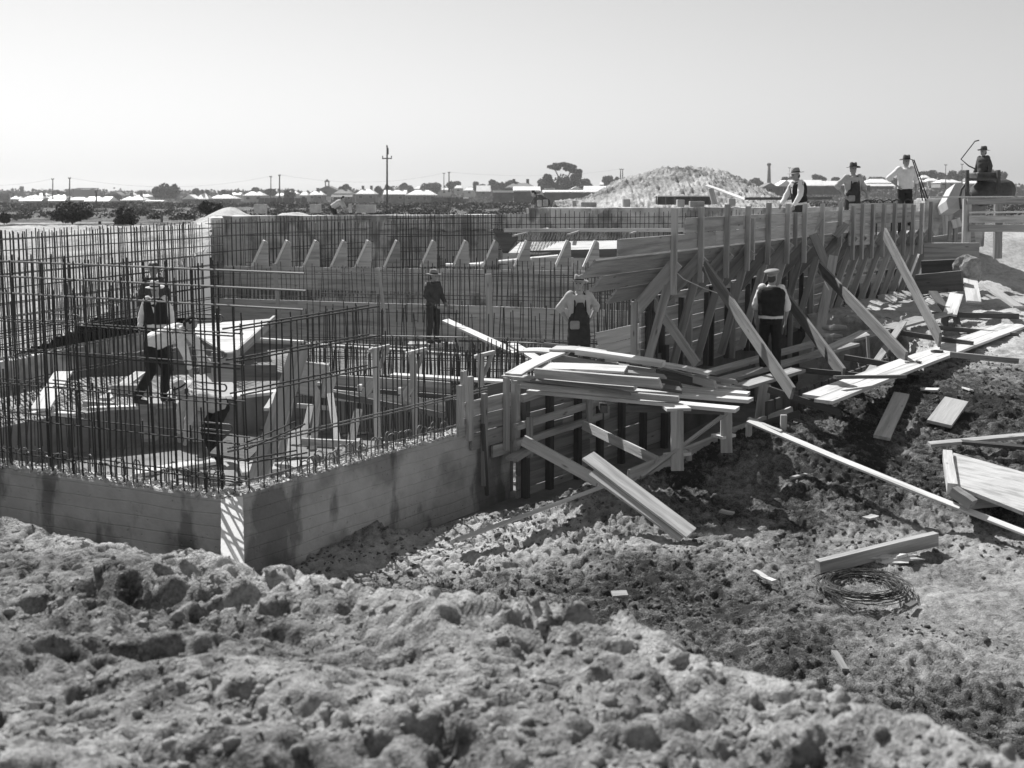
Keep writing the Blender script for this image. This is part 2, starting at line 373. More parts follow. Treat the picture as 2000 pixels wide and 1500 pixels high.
def H(x, y, det=True):
    x = np.asarray(x, float); y = np.asarray(y, float)
    near = np.clip(rbf(x, y), -4.75, -2.9)
    td = sdist(x, y, TRENCH); near = near - (2.0*(1-sstep(-0.55, 0.12, td)))*(sstep(-4.9, -4.0, near)*0.5+0.5)
    # banks behind and to the sides
    bank = -3.5+2.45*sstep(22.0, 33.0, y)+0.0*x
    right = -3.05+2.15*sstep(28, 41, y)
    far = np.interp(y, [34, 38, 45, 60, 170, 500, 1500, 6000], [-1.12, -1.3, -1.5, -1.7, -2.3, -4.8, -6.0, -8.0])
    back = np.where(x < 0, bank, right)
    z = near*(1-sstep(19.5, 22.5, y)*(x < -6)) + bank*sstep(19.5, 22.5, y)*(x < -6)
    z = np.where(x >= -6, near*(1-sstep(25, 29, y))+right*sstep(25, 29, y), z)
    z = z*(1-sstep(33, 37, y)) + far*sstep(33, 37, y)
    # white sand heaps beyond the left corner of the back wall
    for cx, cy, hh, rx, ry in ((-13.2, 50, .75, 1.0, 2.5), (-12.0, 47, .45, 1.8, 4), (-9.9, 50, .6, 1.0, 2.5), (-5.9, 50, .6, 1.1, 2), (-12, 41, .12, 1.6, 3), (-7, 44, .35, 3, 3)):
        z = z + hh*np.exp(-((x-cx)/rx)**2-((y-cy)/ry)**2)
    # the foreground bank
    s = crest_s(x, y); m = -(1.46+0.152*np.maximum(y, -2)) - 1.1*np.maximum(s, 0) + 0.07*np.exp(-(s/0.45)**2)
    z = np.where(y < 18, smax(z, m, 0.08), z)
    if det:
        a = sstep(75, 48, y); mn = sstep(1.0, -0.6, s)*(y < 16)
        smooth = sstep(0, 1, fbm(x, y, 2.3, 2)*1.4+0.5)           # trodden patches against cloddy ones
        sandflat = np.exp(-((x-5.2)/2.2)**2-((y-11.3)/1.7)**2)
        amp = (0.16+0.84*smooth**1.3)*(1-0.8*sandflat)*(1+0.15*mn)
        b1 = fbm(x+3, y, 1.1, 2)*0.10
        wx = x+0.10*pn(x/0.3, y/0.3); wy = y+0.10*pn(x/0.3+9, y/0.3+4)
        w2 = wx+0.05*pn(x/0.11, y/0.11)
        b2 = (.6+.4*mn)*(0.35-np.abs(pn(wx/0.42, wy/0.42)))*0.17+(0.3-np.abs(pn(w2/0.19+5, wy/0.19)))*(0.11-.03*mn)
        b3 = (0.3-np.abs(pn(w2/0.09+1, wy/0.09+7)))*(0.10-.06*mn)+(0.3-np.abs(pn(x/0.047, y/0.047)))*(0.055-.03*mn)
        bite = -0.11*sstep(.04, .30, pn(wx/.34+3, wy/.34))*sstep(-.1, .25, fbm(x, y, 1.3, 2)+.12)*(.08+.92*mn)*a-0.045*sstep(.08, .24, pn(wx/.15+8, wy/.15+2))*(1-.7*sandflat)*a-0.03*sstep(.08, .24, pn(w2/.075, wy/.075))*(1-.6*sandflat)*a
        b1 = b1+bite+mn*(.07*pn(x/.6, y/.6)+.16*pn((x-y*.6)/2.2, (y+x)/.75))
        z = z + a*(b1 + amp*(b2+b3)) + sstep(40, 60, y)*fbm(x, y, 9, 3)*0.10*sstep(400, 60, y)
    return z
def hs(x, y): return float(H(np.array([x]), np.array([y]), False)[0])
def hit(px, py, lift=0.0, y0=9.0, y1=34.0):
    d = ray(px, py); Y = y0; Ys = np.arange(y0, y1, 0.03); X = d.x/d.y*Ys; Z = d.z/d.y*Ys
    h = H(X, Ys, False)+lift; k = np.argmax(Z <= h)
    if Z[k] > h[k]: k = len(Ys)-1
    return Vector((X[k], Ys[k], Z[k]))
def dry_and_lit(x, y):
    s = crest_s(x, y)
    d = np.where(s > 0.25, 0.07, 0.42-.10*sstep(-.8, -3.0, s)*sstep(1.5, -1.5, x))+0*x
    right = sstep(12.2, 13.6, y-0.25*x)*(x > 0.3)                          # damp clods thrown up beside the trench
    d = d-0.04*right
    d = d-0.22*np.exp(-((x-1.9)/1.3)**2-((y-12.0)/1.3)**2)
    d = d+0.5*np.exp(-((x-5.2)/2.2)**2-((y-11.3)/2.0)**4)+.25*np.exp(-((x-3.2)/.9)**2-((y-14.6)/.5)**2)+0.42*np.exp(-((x+.2)/2.1)**2-((y-13.0)/1.0)**2)+.2*np.exp(-((x-2.4)/.8)**2-((y-12.7)/.6)**2)
    d = d-0.06*(s < 0.2)*(y < 14)+0.32*np.exp(-(s/0.4)**2)*(y < 14)  # bright crest rim, darker near face: backlight put into the tone
    k_ = sstep(17.6, 21.5, y+.8*fbm(x, y, 1.5, 3)-.25*np.maximum(x-6, 0)*0); d = d*(1-k_)+0.86*k_
    d = np.where((y > 45) | ((y > 38.5) & (x < -11.5)), 0.12+0.1*fbm(x, y, 14, 3), d)
    d = d+.46*np.exp(-(sdist(x, y, [(-2.8, 12.45), (-.3, 13.7), (1.3, 14.7)], False)/.75)**2)+.34*np.exp(-(sdist(x, y, [(-.6, 12.6), (1.3, 13.2), (2.7, 13.3)], False)/.5)**2)
    for cx, cy, rx, ry, g in ((-13.2, 49, 1.9, 4.5, .9), (-9.8, 49, 2.0, 3.4, .8), (-9.4, 43, 2.4, 5, .8), (-12, 42, 1.6, 3, .8), (-2, 46, 6, 4, .5), (9, 55, 9, 7, .7), (-29, 62, 5, 2.0, .8), (20, 50, 9, 4, .4)):
        d = d+g*np.exp(-((x-cx)/rx)**2-((y-cy)/ry)**2)
    return np.clip(d+0.16*fbm(x, y, 1.7, 3), 0.0, 1.2)
def grid(name, xs, ys, drop, mat, label=None):
    X, Y = np.meshgrid(xs, ys); Z = H(X, Y); nx, ny = len(xs), len(ys)
    V = np.stack([X.ravel(), Y.ravel(), Z.ravel()], 1)
    i, j = np.meshgrid(np.arange(nx-1), np.arange(ny-1)); i = i.ravel(); j = j.ravel()
    cx = (xs[i]+xs[i+1])/2; cy = (ys[j]+ys[j+1])/2; keep = ~drop(cx, cy); i = i[keep]; j = j[keep]
    a = j*nx+i; F = np.stack([a, a+1, a+nx+1, a+nx], 1)
    used = np.zeros(len(V), bool); used[F] = True; idx = np.cumsum(used)-1; V = V[used]; F = idx[F]
    me = mesh_np(name, V, F, mat); at_ = me.attributes.new('soil_tone', 'FLOAT', 'POINT')
    at_.data.foreach_set('value', dry_and_lit(V[:, 0], V[:, 1]).astype(np.float32))
    o = link(name, me); o['kind'] = 'structure'; 
    if label: o['label'] = label
    return o
def axis(*segs):
    out = [segs[0][0]]
    for a, b, s in segs:
        n = max(1, round((b-a)/s)); out += list(a+(b-a)*np.arange(1, n+1)/n)
    return np.array(out)
GAPP = [(p[0], p[1]) for p in PIT]
grid('ground', axis((-16, -6, .12), (-6, -4.5, .05), (-4.5, 6.5, .026), (6.5, 9, .045), (9, 16, .1)),
     axis((-4, 2, .15), (2, 3, .04), (3, 9, .02), (9, 17.5, .027), (17.5, 26, .06)), lambda x, y: inside(x, y, GAPP), M['dirt'])
grid('terrain', axis((-40, -16, .5), (-16, 16, .16), (16, 40, .3)), axis((-4, 26, .5), (26, 60, .16), (60, 80, .5)),
     lambda x, y: inside(x, y, GAPP) | ((x > -16) & (x < 16) & (y < 26)), M['dirt'])
grid('field', axis((-1400, -200, 100), (-200, -40, 8), (-40, 40, 2), (40, 200, 8), (200, 1400, 100)), axis((-36, -4, 8), (-4, 80, 4), (80, 500, 6), (500, 1880, 60)),
     lambda x, y: (abs(x) < 40) & (y > -4) & (y < 80), M['dirt'])
pf = mesh_py('pit_floor', [(-20, 12.6, -4.75), (16, 12.6, -4.75), (16, 41, -4.75), (-20, 41, -4.75)], [(0, 1, 2, 3)], gmat('pit_mud', 0.2, var=0.4, scale=1.5, bump=.5, bscale=6))
link('floor', pf)['kind'] = 'structure'

# clods scattered over the loose dirt: one joined mass nobody could count
def clods(name, n, region, rmin, rmax, mat, seed, sub=1, sink=0.6):
    rs = np.random.RandomState(seed); bm = bmesh.new(); bmesh.ops.create_icosphere(bm, subdivisions=sub, radius=1)
    base = np.array([v.co[:] for v in bm.verts]); fac = np.array([[v.index for v in f.verts] for f in bm.faces]); bm.free()
    P = region(rs, n); x, y = P[:, 0], P[:, 1]; n = len(x)
    r = rmin*(rmax/rmin)**(rs.rand(n)**2.2)
    z = H(x, y)+r*(0.5-sink)
    D = base[None]*(1+(0.22 if sub == 2 else 0.3)*rs.randn(n, len(base), 1))*r[:, None, None]
    D = D*(0.6+0.7*rs.rand(n, 1, 3))*np.array([1, 1, .8]); a = rs.rand(n)*6.28; c, s = np.cos(a), np.sin(a)
    Q = D.copy(); Q[..., 0] = c[:, None]*D[..., 0]-s[:, None]*D[..., 1]; Q[..., 1] = s[:, None]*D[..., 0]+c[:, None]*D[..., 1]
    Q += np.stack([x, y, z], 1)[:, None]
    V = Q.reshape(-1, 3); F = (fac[None]+(np.arange(n)*len(base))[:, None, None]).reshape(-1, 3)
    o = link(name, mesh_np(name, V, F, mat, True)); o['kind'] = 'stuff'; return o
def reg_near(rs, n):
    u = rs.rand(n); y = 2.6+u*7.5; x = (rs.rand(n)*1.15-0.6)*y*1.0; k = crest_s(x, y) < 0.9; 
    k &= fbm(x, y, .9, 2)+rs.rand(n)*0.5 > 0.05
    return np.stack([x[k], y[k]], 1)
def reg_slope(rs, n):
    x = -3.5+rs.rand(n)*13; y = 10+rs.rand(n)*11; k = (crest_s(x, y) > .5) & ~inside(x, y, TRENCH) & ~inside(x, y, GAPP) & (abs(x) < y*0.56)
    k &= (fbm(x, y, 1.1, 2)+rs.rand(n)*0.6-0.5*np.exp(-((x-5.2)/2.2)**2-((y-11.3)/1.7)**2) > 0.08)
    return np.stack([x[k], y[k]], 1)
tag(clods('dirt_clods', 9000, reg_near, .008, .038, M['clod'], 1, 2), 'soft sandy clods strewn over the near dirt bank', 'clods')
tag(clods('dirt_lumps', 15000, reg_slope, .012, .042, M['clod_dark'], 2), 'dark damp lumps of dirt on the slope beside the trench', 'dirt lumps')
# ================================================================= CONCRETE
def wall_mesh(name, pts, thick, ztop, zbot, mat, inward=1, step=0.25, rough=0.012):
    """a wall along the polyline pts; its outer face runs through pts, the body lies to the left of the run (inward=1)"""
    P = []
    for i in range(len(pts)-1):
        a = Vector((*pts[i], 0)); b = Vector((*pts[i+1], 0)); n = max(1, int((b-a).length/step))
        for k in range(n): P.append(a.lerp(b, k/n))
    P.append(Vector((*pts[-1], 0))); N = len(P); V = []; F = []
    zt = ztop if callable(ztop) else (lambda s: ztop)
    for i, p in enumerate(P):
        t = (P[min(i+1, N-1)]-P[max(i-1, 0)]).normalized(); nn = Vector((-t.y, t.x, 0))*inward; s = i/(N-1)
        z = zt(s)
        V += [p+Vector((0, 0, zbot)), p+Vector((0, 0, z-.03)), p+nn*.02+Vector((0, 0, z+random.uniform(-rough, rough)))]
        for q in (.33, .66): V.append(p+nn*thick*q+Vector((0, 0, z+random.uniform(-rough, rough)*1.6)))
        V += [p+nn*(thick-.02)+Vector((0, 0, z+random.uniform(-rough, rough))), p+nn*thick+Vector((0, 0, z-.03)), p+nn*thick+Vector((0, 0, zbot))]
    k = 8
    for i in range(N-1):
        for j in range(k-1): 
            a = i*k+j; F.append((a, a+1, a+k+1, a+k) if inward > 0 else (a, a+k, a+k+1, a+1))
    F.append(tuple(range(k))); F.append(tuple(reversed(range((N-1)*k, N*k))))
    me = mesh_py(name, V, F, mat); bm = bmesh.new(); bm.from_mesh(me); bmesh.ops.recalc_face_normals(bm, faces=bm.faces); bm.to_mesh(me); bm.free(); return me
def concrete_wall(label, pts, thick, ztop, zbot, mat=None, inward=1, name='concrete_wall', **k):
    loc = (pts[0][0], pts[0][1], zbot); t = thing(name, loc, label, 'wall')
    link('wall_body', wall_mesh('wall_body', pts, thick, ztop, zbot, mat or M['concrete'], inward, **k), None, t)
    return t
ZW = -3.5
cl = on(434, 972, ZW); cr = on(474, 966, ZW); le = on(0, 912, ZW); re_ = on(890, 850, ZW)
CL = (cl.x, cl.y); CR = (cr.x, cr.y); ld = (Vector((le.x, le.y, 0))-Vector((*CL, 0))).normalized(); rd = (Vector((re_.x, re_.y, 0))-Vector((*CR, 0))).normalized()
LE = tuple((Vector((*CL, 0))+ld*9)[:2]); RE = tuple((Vector((*CR, 0))+rd*5.2)[:2])
print('walls', CL, CR, (le.x, le.y), (re_.x, re_.y), RE)
wl_ = concrete_wall('low board-marked concrete wall at the left, topped by a tall cage of steel bars', [LE, CL], 0.32, ZW, -5.6, inward=1)
wr_ = concrete_wall('board-marked concrete wall with hooked bars, running right from the white corner board', [CR, RE], 0.32, ZW, -5.6, inward=1)
def crumbs(parent, a, b, thick, z, n, inward, seed):
    rs = np.random.RandomState(seed); bm = bmesh.new(); bmesh.ops.create_icosphere(bm, subdivisions=1, radius=1)
    base = np.array([v.co[:] for v in bm.verts]); fac = np.array([[v.index for v in f.verts] for f in bm.faces]); bm.free()
    a = np.array(a); b = np.array(b); t = (b-a)/np.hypot(*(b-a)); nn = np.array([-t[1], t[0]])*inward
    u = rs.rand(n, 1); w = rs.rand(n, 1)*thick; p = a+(b-a)*u+nn*w; r = 0.006+0.022*rs.rand(n)**2
    D = base[None]*(1+.3*rs.randn(n, len(base), 1))*r[:, None, None]*(0.6+.8*rs.rand(n, 1, 3))
    Q = D+np.concatenate([p, np.full((n, 1), z+.006)], 1)[:, None]
    F = (fac[None]+(np.arange(n)*len(base))[:, None, None]).reshape(-1, 3)
    o = link('crumbled_concrete', mesh_np('crumbled_concrete', Q.reshape(-1, 3), F, M['rubble'], False), None, parent); o['kind'] = 'stuff'
crumbs(wl_, LE, CL, .3, ZW, 2600, 1, 4); crumbs(wr_, CR, RE, .3, ZW, 2000, 1, 5)
# corner infill block and the white board sloping out of the gap
V3 = lambda p, z: Vector((p[0], p[1], z))
inn = Vector((0.08, 1, 0)).normalized()
cb = poly_prism('corner_block', [V3(CL, ZW-.01), V3(CR, ZW-.01), V3(CR, ZW-.01)+inn*.5, V3(CL, ZW-.01)+inn*.5], (0, 0, 1), 2.0, M['concrete'])
tag(cb, 'narrow concrete block closing the corner between the two low walls', 'concrete block')
mid = (V3(CL, ZW)+V3(CR, ZW))/2
top = mid+Vector((0, -.03, -.02)); bot = at(455, 1128, mid.y-1.15)
board('corner_board', top, bot, (V3(CL, 0)-V3(CR, 0)).length+.005, .03, (1, 0.05, 0), M['sun_white'], bow=0, label='clean white board sloping down from the corner gap between two concrete walls', cat='board')

fp0 = lambda t: (2.98-.70*.848+.53*t, 19.0+.70*.53+.848*t)
# walls round the far side of the pit
concrete_wall('low concrete wall under the far left bar cage', [(-16.2, 20.2), (-10.95, 22.0), (-8.55, 29.8)], .35, -3.48, -5.6, M['concrete_far'], inward=-1)
concrete_wall('dark concrete footing under the long formwork, in the trench', [tuple(fp0(0)), tuple(fp0(11.4))], .3, -3.42, -5.6, gmat('footing_concrete', .16, var=.4, scale=1.5, bump=.4))  # darker concrete tone for the trench footing
bw = concrete_wall('long smooth back wall of the pit with a pale top, below the town', [(-9.95, 35.6), (0.6, 38.6)], .4, -.74, -5.6, M['concrete_far'], inward=1, step=.8)
concrete_wall('end wall of the old tank joining the left corner of the back wall', [(-9.3, 33.3), (-9.95, 35.55)], .4, -.75, -5.6, M['concrete_far'], inward=-1, step=.4)
bw2 = concrete_wall('pale far wall of the tank in front of the spoil heap, blocks along its top', [(0.6, 38.8), (13.4, 41.6)], .4, -.52, -5.6, M['concrete_far'], inward=1, step=.8)
# blocks standing along the tops of the back walls
blk = gmat('old_block', 0.3, var=.3)
for i, (px, py, w, h, pale, lab) in enumerate([(507, 412, 22, 14, 0, 'dark block at the left of the back wall top'), (615, 411, 20, 13, 0, 'square dark block left of the pole on the back wall'),
        (683, 411, 5, 14, 1, 'thin white post block on the back wall'), (714, 411, 38, 12, 0, 'long low grey block beside the thin white one'),
        (1054, 399, 8, 9, 1, 'small white block left of the spoil heap'), (1066, 399, 9, 10, 0, 'small dark block beside the white one, below the gum tree'),
        (1122, 399, 8, 8, 0, 'dark block on the wall at the heap\'s left foot'), (1150, 400, 30, 6, 0, 'low long slab left of the heap on the wall'),
        (1224, 400, 14, 12, 1, 'pale block with dark side under the left flank of the heap'), (1330, 400, 14, 11, 1, 'white block in front of the dark low shed'),
        (1362, 400, 28, 8, 0, 'wide dark block right of the white one before the heap'), (1430, 398, 13, 11, 1, 'white cube block on the wall, right of the leaning plank')]):
    Yd = 36.9+(px-400)*.0042 if px < 900 else 39.2+(px-1000)*.0037
    p = at(px, py, Yd); s = Yd/FPX; me = box_mesh('block', w*s, .35, h*s+.06, M['wall_pale'] if pale else blk, .015)
    o = link('masonry_block', me, Matrix.Translation(Vector((p.x, p.y+.15, p.z+h*s/2-.05)))); tag(o, lab, 'block', 'blocks along the tank wall tops')

# ================================================================= REBAR CAGES
cages = 'reinforcing bar cages'
def lerp2(a, b, s): return Vector((a[0]+(b[0]-a[0])*s, a[1]+(b[1]-a[1])*s, 0))
def cage(label, a, b, zb, zt, n, hz, r=.009, layers=(0.0,), inward=1, jit=.006, zvar=.06, over=(.1, .1), skip=0.0, rh=None, lean=0.0, mat='bar', wob=.02, ztf=None, name='rebar_cage'):
    a = tuple(a[:2]); b = tuple(b[:2])
    d = (Vector(b)-Vector(a)); L = d.length; d = Vector((d.x/L, d.y/L, 0)); nn = Vector((-d.y, d.x, 0))*inward
    t = thing(name, (a[0], a[1], zb), label, 'steel cage', cages)
    for li, off in enumerate(layers):
        for i in range(n):
            if random.random() < skip: continue
            s = (i+.5+.45*(li % 2))/n*L+random.uniform(-jit, jit)*3; base = V3(a, 0)+d*s+nn*off
            zz = (ztf(s/L) if ztf else zt)+random.uniform(-zvar, zvar)
            bar('vertical_bar', base+Vector((0, 0, zb-.05)), base+d*(random.gauss(0, wob)+lean)+nn*random.gauss(0, wob)+Vector((0, 0, zz)), r*random.uniform(.85, 1.15), t, mat)
        for z in hz:
            z += random.uniform(-.02, .02)
            o1 = over[0]+random.uniform(-.05, .1); o2 = over[1]+random.uniform(-.05, .1)
            bar('horizontal_bar', V3(a, z)-d*o1+nn*(off+r*1.8), V3(b, z+random.uniform(-.02, .02))+d*o2+nn*(off+r*1.8), (rh or r)*.95, t, mat)
    return t, d, nn
# A: near left wall (two faces of bars, long horizontals running out past the corner)
inA = Vector((ld.y, -ld.x, 0))           # not used for layers; the wall body lies behind
La = V3(LE, 0); Ca = V3(CL, 0)
nA = Vector((-(Ca-La).normalized().y, (Ca-La).normalized().x, 0))
pa = La+nA*.06; pb = Ca+nA*.06
tA, dA, _ = cage('tall cage of bars standing on the near left wall, reaching the corner', (pa.x, pa.y), (pb.x, pb.y), ZW, -.80, 52, (-3.32, -2.86, -2.42, -1.98, -1.60), .0105, (0.0, .19), 1, over=(0, .16), zvar=.05, wob=.03, skip=.04)
for z, o in ((-.84, 1.15), (-1.03, 1.17), (-1.24, 1.13)):
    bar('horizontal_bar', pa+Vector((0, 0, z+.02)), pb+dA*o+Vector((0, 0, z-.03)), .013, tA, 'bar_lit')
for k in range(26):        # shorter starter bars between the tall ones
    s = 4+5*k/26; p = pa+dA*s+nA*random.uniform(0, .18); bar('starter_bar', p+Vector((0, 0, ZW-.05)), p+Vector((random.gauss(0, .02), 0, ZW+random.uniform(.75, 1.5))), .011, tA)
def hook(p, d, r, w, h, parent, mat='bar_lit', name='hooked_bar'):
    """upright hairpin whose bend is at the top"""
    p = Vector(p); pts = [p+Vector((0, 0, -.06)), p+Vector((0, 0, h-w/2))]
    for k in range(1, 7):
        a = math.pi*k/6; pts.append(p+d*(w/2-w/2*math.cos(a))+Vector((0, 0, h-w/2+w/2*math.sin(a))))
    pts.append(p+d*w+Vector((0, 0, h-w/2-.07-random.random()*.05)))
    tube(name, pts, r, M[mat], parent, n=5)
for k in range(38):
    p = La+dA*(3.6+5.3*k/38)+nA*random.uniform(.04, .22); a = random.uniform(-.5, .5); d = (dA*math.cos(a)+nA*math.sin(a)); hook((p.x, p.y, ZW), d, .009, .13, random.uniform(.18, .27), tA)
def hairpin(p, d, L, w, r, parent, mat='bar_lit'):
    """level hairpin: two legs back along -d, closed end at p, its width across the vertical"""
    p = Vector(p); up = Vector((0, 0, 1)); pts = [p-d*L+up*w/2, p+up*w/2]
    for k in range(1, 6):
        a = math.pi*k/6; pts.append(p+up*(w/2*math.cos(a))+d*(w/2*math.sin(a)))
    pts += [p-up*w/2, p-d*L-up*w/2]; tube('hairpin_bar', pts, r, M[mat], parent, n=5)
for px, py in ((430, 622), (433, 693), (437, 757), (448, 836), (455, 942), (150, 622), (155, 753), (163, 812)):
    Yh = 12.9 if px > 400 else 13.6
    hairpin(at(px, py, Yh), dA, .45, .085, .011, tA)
# B: cage on the right-hand low wall
rdv = rd.copy(); nB = Vector((-rdv.y, rdv.x, 0)); pa = V3(CR, 0)+nB*.06+rdv*.05; pb = V3(RE, 0)+nB*.06-rdv*.6
tB, dB, _ = cage('cage of bars on the right-hand low wall beside the white corner board', (pa.x, pa.y), (pb.x, pb.y), ZW, -1.5, 22, (), .0095, (0.0, .19), 1, zvar=.1, ztf=lambda s: -1.45 if s < .55 else -1.9-.9*(s-.55), wob=.03, skip=.05)
for px0, py0, px1, py1, m_ in ((455, 645, 741, 598, 'bar'), (462, 706, 742, 655, 'bar'), (470, 772, 738, 716, 'bar'), (480, 878, 596, 828, 'bar'), (484, 905, 600, 884, 'bar')):
    for off in (0, .19):
        p0 = at(px0, py0, CR[1]+.05); p1 = at(px1, py1, CR[1]+.05+rdv.y*1.9*(px1-px0)/270); bar('horizontal_bar', p0+nB*off, p1+nB*off, .011, tB, m_)
for z, o in ((-3.37, 0), (-2.93, 0), (-2.97, 0)):
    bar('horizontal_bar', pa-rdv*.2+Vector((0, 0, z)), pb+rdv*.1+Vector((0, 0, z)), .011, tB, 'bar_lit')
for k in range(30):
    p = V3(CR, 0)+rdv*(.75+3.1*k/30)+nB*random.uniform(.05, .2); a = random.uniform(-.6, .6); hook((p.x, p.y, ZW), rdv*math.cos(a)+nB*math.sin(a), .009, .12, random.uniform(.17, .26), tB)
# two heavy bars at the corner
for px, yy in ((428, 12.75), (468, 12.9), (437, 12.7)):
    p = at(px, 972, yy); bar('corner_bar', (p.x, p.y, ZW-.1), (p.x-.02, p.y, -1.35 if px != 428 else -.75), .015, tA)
# C: far left cages
CLa, CLb = (-11.0, 22.2), (-8.7, 29.6)
cage('dark cage along the far left wall in front of the white sand', (-15.9, 20.5), CLa, -3.5, -.8, 50, (-3.2, -2.9, -2.6, -2.3, -2.0, -1.7, -1.45, -1.2, -.95), .012, (0.0, .22), -1)
cage('cage of bars climbing towards the back wall corner, white sand behind', CLa, CLb, -3.5, -.8, 60, (-3.2, -2.9, -2.6, -2.3, -2.0, -1.7, -1.45, -1.2, -.95), .012, (0.0, .22), -1, over=(.1, .9))
cage('middle cage of bars behind the kneeling men at the left', (-9.9, 19.6), (-7.9, 24.6), -4.0, -1.9, 40, (-3.6, -3.1, -2.7, -2.3), .011, (0.0, .2), -1, zvar=.15, skip=.15)
cage('bars standing on the inner ledge at the left edge of the pit', (-10.2, 18.2), (-6.4, 17.6), -4.2, -3.2, 26, (), .01, (0.0,), 1, zvar=.25, wob=.05)
# D: cages before the back wall
cage('rear cage of bars against the long back wall, left part', (-8.6, 30.4), (-5.2, 36.6), -3.3, -.72, 40, (-2.6, -2.1, -1.65, -1.2, -.85), .010, (0.0, .22), -1, over=(.1, .4))
cage('rear cage of bars standing before the middle of the back wall', (-7.6, 31.3), (-2.2, 32.6), -3.0, -.82, 50, (-2.5, -2.0, -1.6, -1.2), .010, (0.0,), 1, zvar=.06, lean=.05)
cage('dense rear cage where the back wall turns', (-3.9, 35.0), (-0.3, 36.6), -3.0, -.68, 36, (-2.4, -1.9, -1.4, -1.0, -.8), .0105, (0.0, .25), 1)
cage('far cage of bars below the pale tank wall, right of the dark funnel', (-.6, 37.0), (9.2, 39.4), -1.75, -.62, 58, (-1.62, -1.32, -1.05, -.82), .012, (0.0,), 1, zvar=.1)
# E, F, G: interior rows
cage('row of bars rising through the upper board tier', (-8.0, 29.3), (3.6, 27.2), -3.1, -1.95, 100, (-2.15, -2.75), .009, (0.0,), 1, zvar=.13, over=(.2, .1), wob=.03)
cage('row of tall bars between the upper and lower board tiers', (-3.0, 27.2), (2.9, 26.1), -3.2, -1.65, 44, (-2.0, -2.55, -3.0), .012, (0.0,), 1, zvar=.1, over=(2.0, .1))
cage('long row of bars in front of the lower board tier', (-4.7, 23.6), (2.6, 22.6), -3.9, -2.45, 76, (-3.15, -3.2, -3.5), .011, (0.0,), 1, zvar=.16, wob=.04, over=(.3, -.4))
cage('low row of bars round the inner platform, behind the T-shaped posts', (-3.9, 19.5), (0.2, 19.0), -4.3, -2.75, 56, (-3.0, -3.35, -3.7), .010, (0.0, .35), 1, zvar=.14, wob=.04, over=(.2, .1))
cage('low row of bars beside the stacked planks', (-1.3, 20.6), (1.6, 20.2), -4.3, -2.9, 40, (-3.1, -3.4), .010, (0.0, .3), 1, zvar=.14, wob=.04)
cage('short bars under the overhanging end of the formwork', (1.85, 20.9), (2.75, 22.0), -3.5, -1.45, 15, (-1.75, -1.95, -2.8), .010, (0.0, .3), 1, zvar=.08, over=(.5, 0))
for p0, p1 in (((-2.0, 19.8, -3.35), (0.9, 19.2, -3.4)),):
    pass
mt = thing('bar_mat', (-1.6, 18.6, -3.6), 'flat mat of crossed bars lying on the inner platform behind the timber beam', 'steel mat', cages)
for k in range(34):
    x = -3.3+k*.115; bar('cross_bar', (x, 18.3, -3.42+random.uniform(-.02, .02)), (x+random.uniform(.1, .3), 19.2, -3.40), .009, mt)
for k in range(10):
    y = 18.3+k*.1; bar('long_bar', (-3.4, y, -3.40), (.8, y-.1, -3.42), .009, mt)
# lone long bars lying across the middle
for i, (a, b, lab) in enumerate([((590, 667, 21.5), (1140, 700, 20.6), 'long level bar crossing the middle of the pit in front of the leaning timbers'),
        ((700, 655, 23), (1190, 668, 22), 'thin level bar behind the two standing men\'s feet'), ((990, 668, 20.5), (1100, 676, 20.0), 'short hooked bar beside the top of the plank stack')]):
    p0 = at(*a); p1 = at(*b); o = tube('steel_bar', [p0, p0.lerp(p1, .5)+Vector((0, 0, .02)), p1], .014, M['bar_lit']); tag(o, lab, 'steel bar')

# ================================================================= BOARD TIERS AND WEDGES
def tier(label, a, b, zt, rows, h, mat, n, studs=0, name='board_tier', thick=.05, back=.0):
    t = thing(name, (a[0], a[1], zt-rows*h), label, 'formwork'); A = V3(a, 0); B = V3(b, 0); d = (B-A).normalized(); L = (B-A).length; nn = Vector((d.y, -d.x, 0))
    for r in range(rows):
        cuts = sorted([0]+[min(.95, max(.05, (k+random.uniform(-.2, .2))/n)) for k in range(1, n)]+[1])
        for k in range(n):
            s0, s1 = cuts[k]*L+.003, cuts[k+1]*L-.003; z = zt-h*(r+.5)+random.uniform(-.006, .006)
            board('board', A+d*s0+Vector((0, 0, z)), A+d*s1+Vector((0, 0, z)), h-.009, thick, UP, mat, t, bow=random.uniform(-.01, .01))
    return t, d, nn
tU, dU, nU = tier('upper tier of pale boards across the pit, wedges standing on it', (-8.1, 30.2), (3.3, 28.0), -2.02, 2, .32, M['wood_pale'], 4)
tL, dL, nL = tier('lower tier of wide boards behind the two men in the pit', (-8.05, 29.0), (3.0, 25.6), -2.80, 4, .3, M['wood_pale'], 4)
pale_sh = M['wood_pale']
